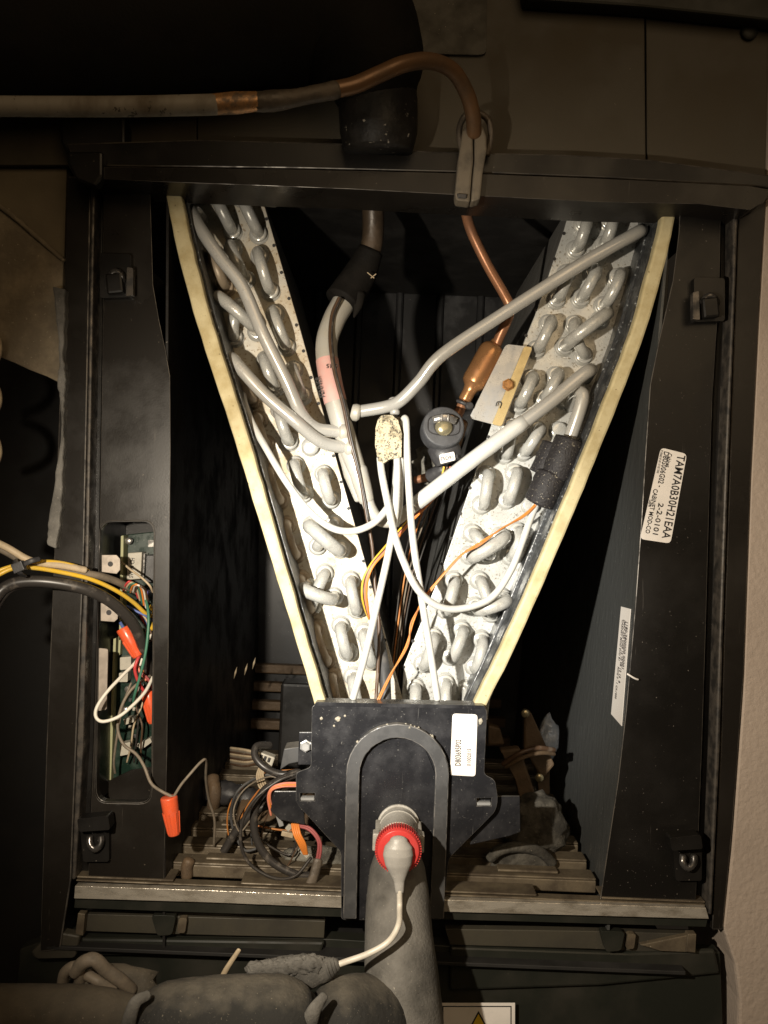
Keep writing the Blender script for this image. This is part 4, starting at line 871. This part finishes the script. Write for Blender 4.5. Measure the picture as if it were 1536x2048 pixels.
W('dark red wire twisted under the green wire', [(266, 1330, .02), (280, 1344, .014), (296, 1358, .016), (306, 1378, .022)], 1.2, w_pink)
W('salmon wire beside the red wire', [(276, 1316, .018), (278, 1340, .014), (292, 1360, .016)], 1.0, w_salmon)
W('large white wire loop hanging out of the slot', [(282, 1310, .020), (270, 1326, .010), (246, 1350, .000), (214, 1384, -.010), (194, 1414, -.014), (192, 1434, -.015), (206, 1443, -.015), (236, 1434, -.012), (264, 1412, -.006), (290, 1384, .004), (306, 1354, .016)], 1.35, w_white)
W('short white wire along the green wire', [(302, 1270, .02), (292, 1292, .014), (280, 1330, .014)], 1.1, w_white)
W('brown black wire from the board down to the hanging wire nut', [(300, 1352, .02), (270, 1372, .010), (250, 1398, .006), (238, 1432, .004), (236, 1462, .002), (248, 1490, .000), (272, 1508, -.002), (288, 1532, -.006), (302, 1566, -.010), (322, 1582, -.012), (346, 1594, -.012)], 1.25, w_brown)
W('thin brown wire bending from the hanging wire nut into the dark cabinet', [(346, 1596, -.012), (362, 1570, -.012), (382, 1546, -.010), (402, 1524, -.006), (412, 1522, .000), (412, 1560, .02), (418, 1600, .04), (429, 1640, .05), (428, 1690, .06)], 1.1, w_brown)
W('dull brown wire along the inner board edge', [(262, 1366, .03), (246, 1410, .026), (236, 1460, .026), (228, 1520, .03), (230, 1546, .036)], 1.0, w_brown)

random.seed(21)
for k, (mt, lb) in enumerate(((w_black, 'black'), (w_red, 'bright red'), (w_tan, 'pale tan'), (w_blue, 'dull blue'), (w_darkbrown, 'dark brown'), (w_green, 'dark green'), (w_white, 'thin white'), (w_orange, 'thin orange'))):
    x0, y0 = 258 + 6 * (k % 5), 1196 + 11 * k
    x1, y1 = 300 + random.uniform(-6, 4), 1238 + 18 * k
    W(lb + ' jumper wire tangled behind the black cable in the slot', [(x0, y0, .034), (x0 + 12, y0 + 8, .026), (x0 + 20 + random.uniform(-8, 8), (y0 + y1) / 2, .022), (x1 - 6, y1 - 10, .026), (x1, y1, .034)], .85, mt)
for k, (mt, lb) in enumerate(((w_tan, 'tan'), (w_black, 'black'), (w_darkbrown, 'dark brown'))):
    W(lb + ' wire running down the lower circuit board', [(296 - 8 * k, 1366, .036), (284 - 6 * k, 1410, .032), (268 + 8 * k, 1450, .032), (262 + 10 * k, 1490, .036), (254 + 14 * k, 1524, .044)], .8, mt)
# ================================================================== BLOWER SECTION CLUTTER
def K(label, pts, r, mat, name='cable', cat='cable', **k): return tag(tube(name, pts, r, mat, seg=10, n=8, **k), label, cat)
K('thin black wire looping below the cover plate on its left', [(592, 1548, .012), (556, 1562, .008), (512, 1596, .004), (486, 1640, .004), (482, 1690, .006), (502, 1730, .008), (548, 1756, .008), (590, 1752, .012), (622, 1716, .02)], 1.3, w_black)
K('thick dark cable looping behind the thin black wire', [(600, 1546, .014), (560, 1560, .016), (524, 1586, .018), (508, 1630, .018), (514, 1680, .018), (542, 1722, .018), (590, 1748, .018), (624, 1752, .020)], 3.2, w_black)
K('stiff dark cable slanting down to the left deck corner', [(556, 1604, .05), (510, 1622, .05), (474, 1660, .05), (448, 1702, .05)], 3.6, w_black)
K('dark cable arching over the cream connector', [(596, 1545, .03), (560, 1548, .03), (528, 1534, .03), (510, 1512, .034), (514, 1492, .04), (540, 1490, .05)], 3.0, w_black)
for k in range(3):
    K(('upper', 'middle', 'lower')[k] + ' salmon wire bending round the left plate ear', [(598, 1566 + k * 3, .002), (566, 1567 + k * 3, .000), (544, 1576 + k * 2, .000), (536 + k * 2, 1596, .002), (542 + k, 1630 - 8 * k, .006)], .9, (w_salmon, w_orange, w_salmon)[k], 'wire', 'wire')
for k in range(4):
    K(('leftmost', 'second', 'third', 'rightmost')[k] + ' of four orange wires below the left plate ear', [(584 + 4 * k, 1648, .012), (588 + 4 * k, 1668, .008), (598 + 4 * k, 1688, .008), (608 + 2 * k, 1708, .012)], 1.0, w_orange, 'wire', 'wire')
for k in range(2):
    K(('outer', 'inner')[k] + ' dusky red wire curving down beside the orange wires', [(588, 1648 + 3 * k, .014), (620 - 3 * k, 1656 + 3 * k, .010), (640 - 4 * k, 1682, .008), (640 - 5 * k, 1712, .010), (630 - 3 * k, 1736, .014)], 1.1, w_pink, 'wire', 'wire')
K('ragged dark tape end hanging on the deck below the red wires', [(636, 1722, .010), (628, 1750, .008), (616, 1782, .006)], 4, pipe_dark, 'tape_end', 'tape', ell=(.4, 1))
pc_ = thing('plug_connector', 'cream multi-pin connector in the wiring left of the cover plate', 'connector', P(528, 1518, .05))
box('housing', P(530, 1516, .05), (.016, .010, .009), ivory, pc_, rotz2(-18), bev=.001)
for k in range(3): box('pin_slot', P(522 + 8 * k, 1514 + 3 * k, .0446), (.0022, .001, .004), ink, pc_, rotz2(-18))
for k in range(9):
    tube('lead', [(462, 1496 + 4 * k, .10), (490, 1500 + 4 * k, .07), (514, 1506 + 2.5 * k, .055)], 1.2, (w_tan, w_brown, w_darkbrown)[k % 3], pc_, seg=8)
for k in range(4):
    tube('lead', [(522 + 3 * k, 1528, .05), (514 + 4 * k, 1550, .052), (518 + 5 * k, 1572, .05), (530 + 4 * k, 1585, .045)], .9, w_tan, pc_, seg=8)
random.seed(5)
tg = thing('wire_tangle', 'tangle of thin dusty wires on the deck left of the cover plate', 'wires', P(520, 1700, .06))
for k in range(8):
    x0, y0 = random.uniform(555, 605), random.uniform(1530, 1570)
    a, b = random.uniform(455, 545), random.uniform(1570, 1660)
    c_, d_ = random.uniform(470, 600), random.uniform(1660, 1745)
    yy = random.uniform(.03, .085)
    tube('strand', [(x0, y0, yy), ((x0 + a) / 2 + random.uniform(-20, 20), (y0 + b) / 2 - 20, yy), (a, b, yy + random.uniform(-.01, .01)), ((a + c_) / 2 - 18, (b + d_) / 2, yy), (c_, d_, yy), (c_ + random.uniform(10, 40), d_ - random.uniform(0, 50), yy)], random.choice((.7, .9, 1.2)), random.choice((w_black, w_brown, w_darkbrown, w_tan, gasket_grey, w_black, w_copperorange)), tg, seg=7)
gw = thing('gap_wires', 'thin dark wires running down the gap between the two coil plates', 'wires', P(800, 1390, .09))
for k in range(5):
    x = 770 + 9 * k
    tube('strand', [(896 - 4 * k, 940, .06), (880 - 10 * k, 1010, .10), (840 - 8 * k, 1120, .12), (812 - 5 * k, 1240, .11), (796 - 6 * k, 1400, .09)], .8, (w_black, w_darkbrown, w_brown, w_copperorange, w_black)[k], gw, seg=7)
bl = thing('blower_housing', 'black blower housing in the dark lower compartment', 'blower', P(640, 1750, .2))
lathe('housing', P(600, 1690, .16), Vector((1, 0, 0)), [(-60, 40), (-55, 52), (60, 52), (66, 40)], brown_part, bl, 36)
box('motor_mount', P(610, 1450, .22), (.05, .03, .09), black_steel, bl, bev=.003)
tube('shiny_tape', [(420, 1580, .16), (460, 1588, .15), (500, 1600, .15), (545, 1612, .14)], 11, black_plastic, bl, seg=14, wob=.25)
tube('tape_fold', [(426, 1556, .15), (430, 1590, .14), (424, 1620, .15)], 6, brown_part, bl, seg=10, wob=.2)
for k, (x, y, c_) in enumerate(((582, 1650, ivory), (606, 1662, ivory), (560, 1640, zinc), (608, 1704, ivory), (575, 1668, w_tan))):
    box('terminal', P(x, y, .03 + .004 * k), (.004, .004, .010), c_, bl, rotz2(30 * k - 40))
lump('dust_heap', P(640, 1712, .05), (.03, .012, .008), rock_foam, bl, .3, 1.5, 9)
bar2 = thing('deck_stop', 'small dusty stop peg at the left end of the deck', 'peg', P(372, 1745, .04))
tube('peg', [(374, 1752, .03), (374, 1735, .03), (378, 1722, .03)], 5, brown_part, bar2, seg=12)

mt = thing('blower_motor_parts', 'brown dusty motor brackets and wires right of the cover plate', 'motor', P(1060, 1640, .15))
for pts, y in (([(1048, 1420), (1062, 1424), (1110, 1530), (1085, 1560), (1048, 1500)], .14), ([(1000, 1500), (1040, 1496), (1075, 1600), (1050, 1640), (1030, 1560)], .12), ([(1070, 1530), (1100, 1520), (1100, 1590), (1078, 1596)], .16), ([(976, 1450), (1000, 1456), (1010, 1490), (976, 1492)], .16)):
    prism('bracket', pts, y, y + .012, brown_part, mt, bev=.002)
tube('wire', [(1006, 1528, .11), (1040, 1506, .105), (1075, 1496, .11), (1108, 1500, .12)], 2.4, w_darkbrown, mt, seg=8)
tube('wire', [(1012, 1534, .11), (1044, 1516, .104), (1080, 1506, .11), (1108, 1508, .12)], 2.0, brown_part, mt, seg=8)
lathe('brass_screw', P(1078, 1554, .13), Vector((0, -1, 0)), [(0, 4), (3, 4), (4, 2)], olive_steel, mt, 10)
lathe('brass_screw', P(1050, 1426, .132), Vector((0, -1, 0)), [(0, 4), (3, 4), (4, 2)], olive_steel, mt, 10)
tag(lump('plastic_scrap', P(1096, 1480, .19), (.010, .006, .022), bag_clear, None, .4, 1.6, 5), 'crumpled pale plastic scrap beside the right inner wall', 'plastic scrap')
tag(lump('insulation_lump', P(1072, 1656, .09), (.026, .022, .030), lump_foam, None, .22, 1.3, 4, 4), 'lumpy grey dust covered insulation right of the cover plate', 'insulation')
tube('motor_rim', [(980, 1716, .05), (1000, 1700, .05), (1040, 1694, .052), (1080, 1704, .056), (1104, 1726, .06)], 4.5, lump_foam, mt, seg=12, wob=.12)
lathe('motor_disc', P(1040, 1756, .062), Vector((0, -1, 0)), [(0, 28), (2, 28), (6, 25), (7, 10)], lump_foam, mt, 30)
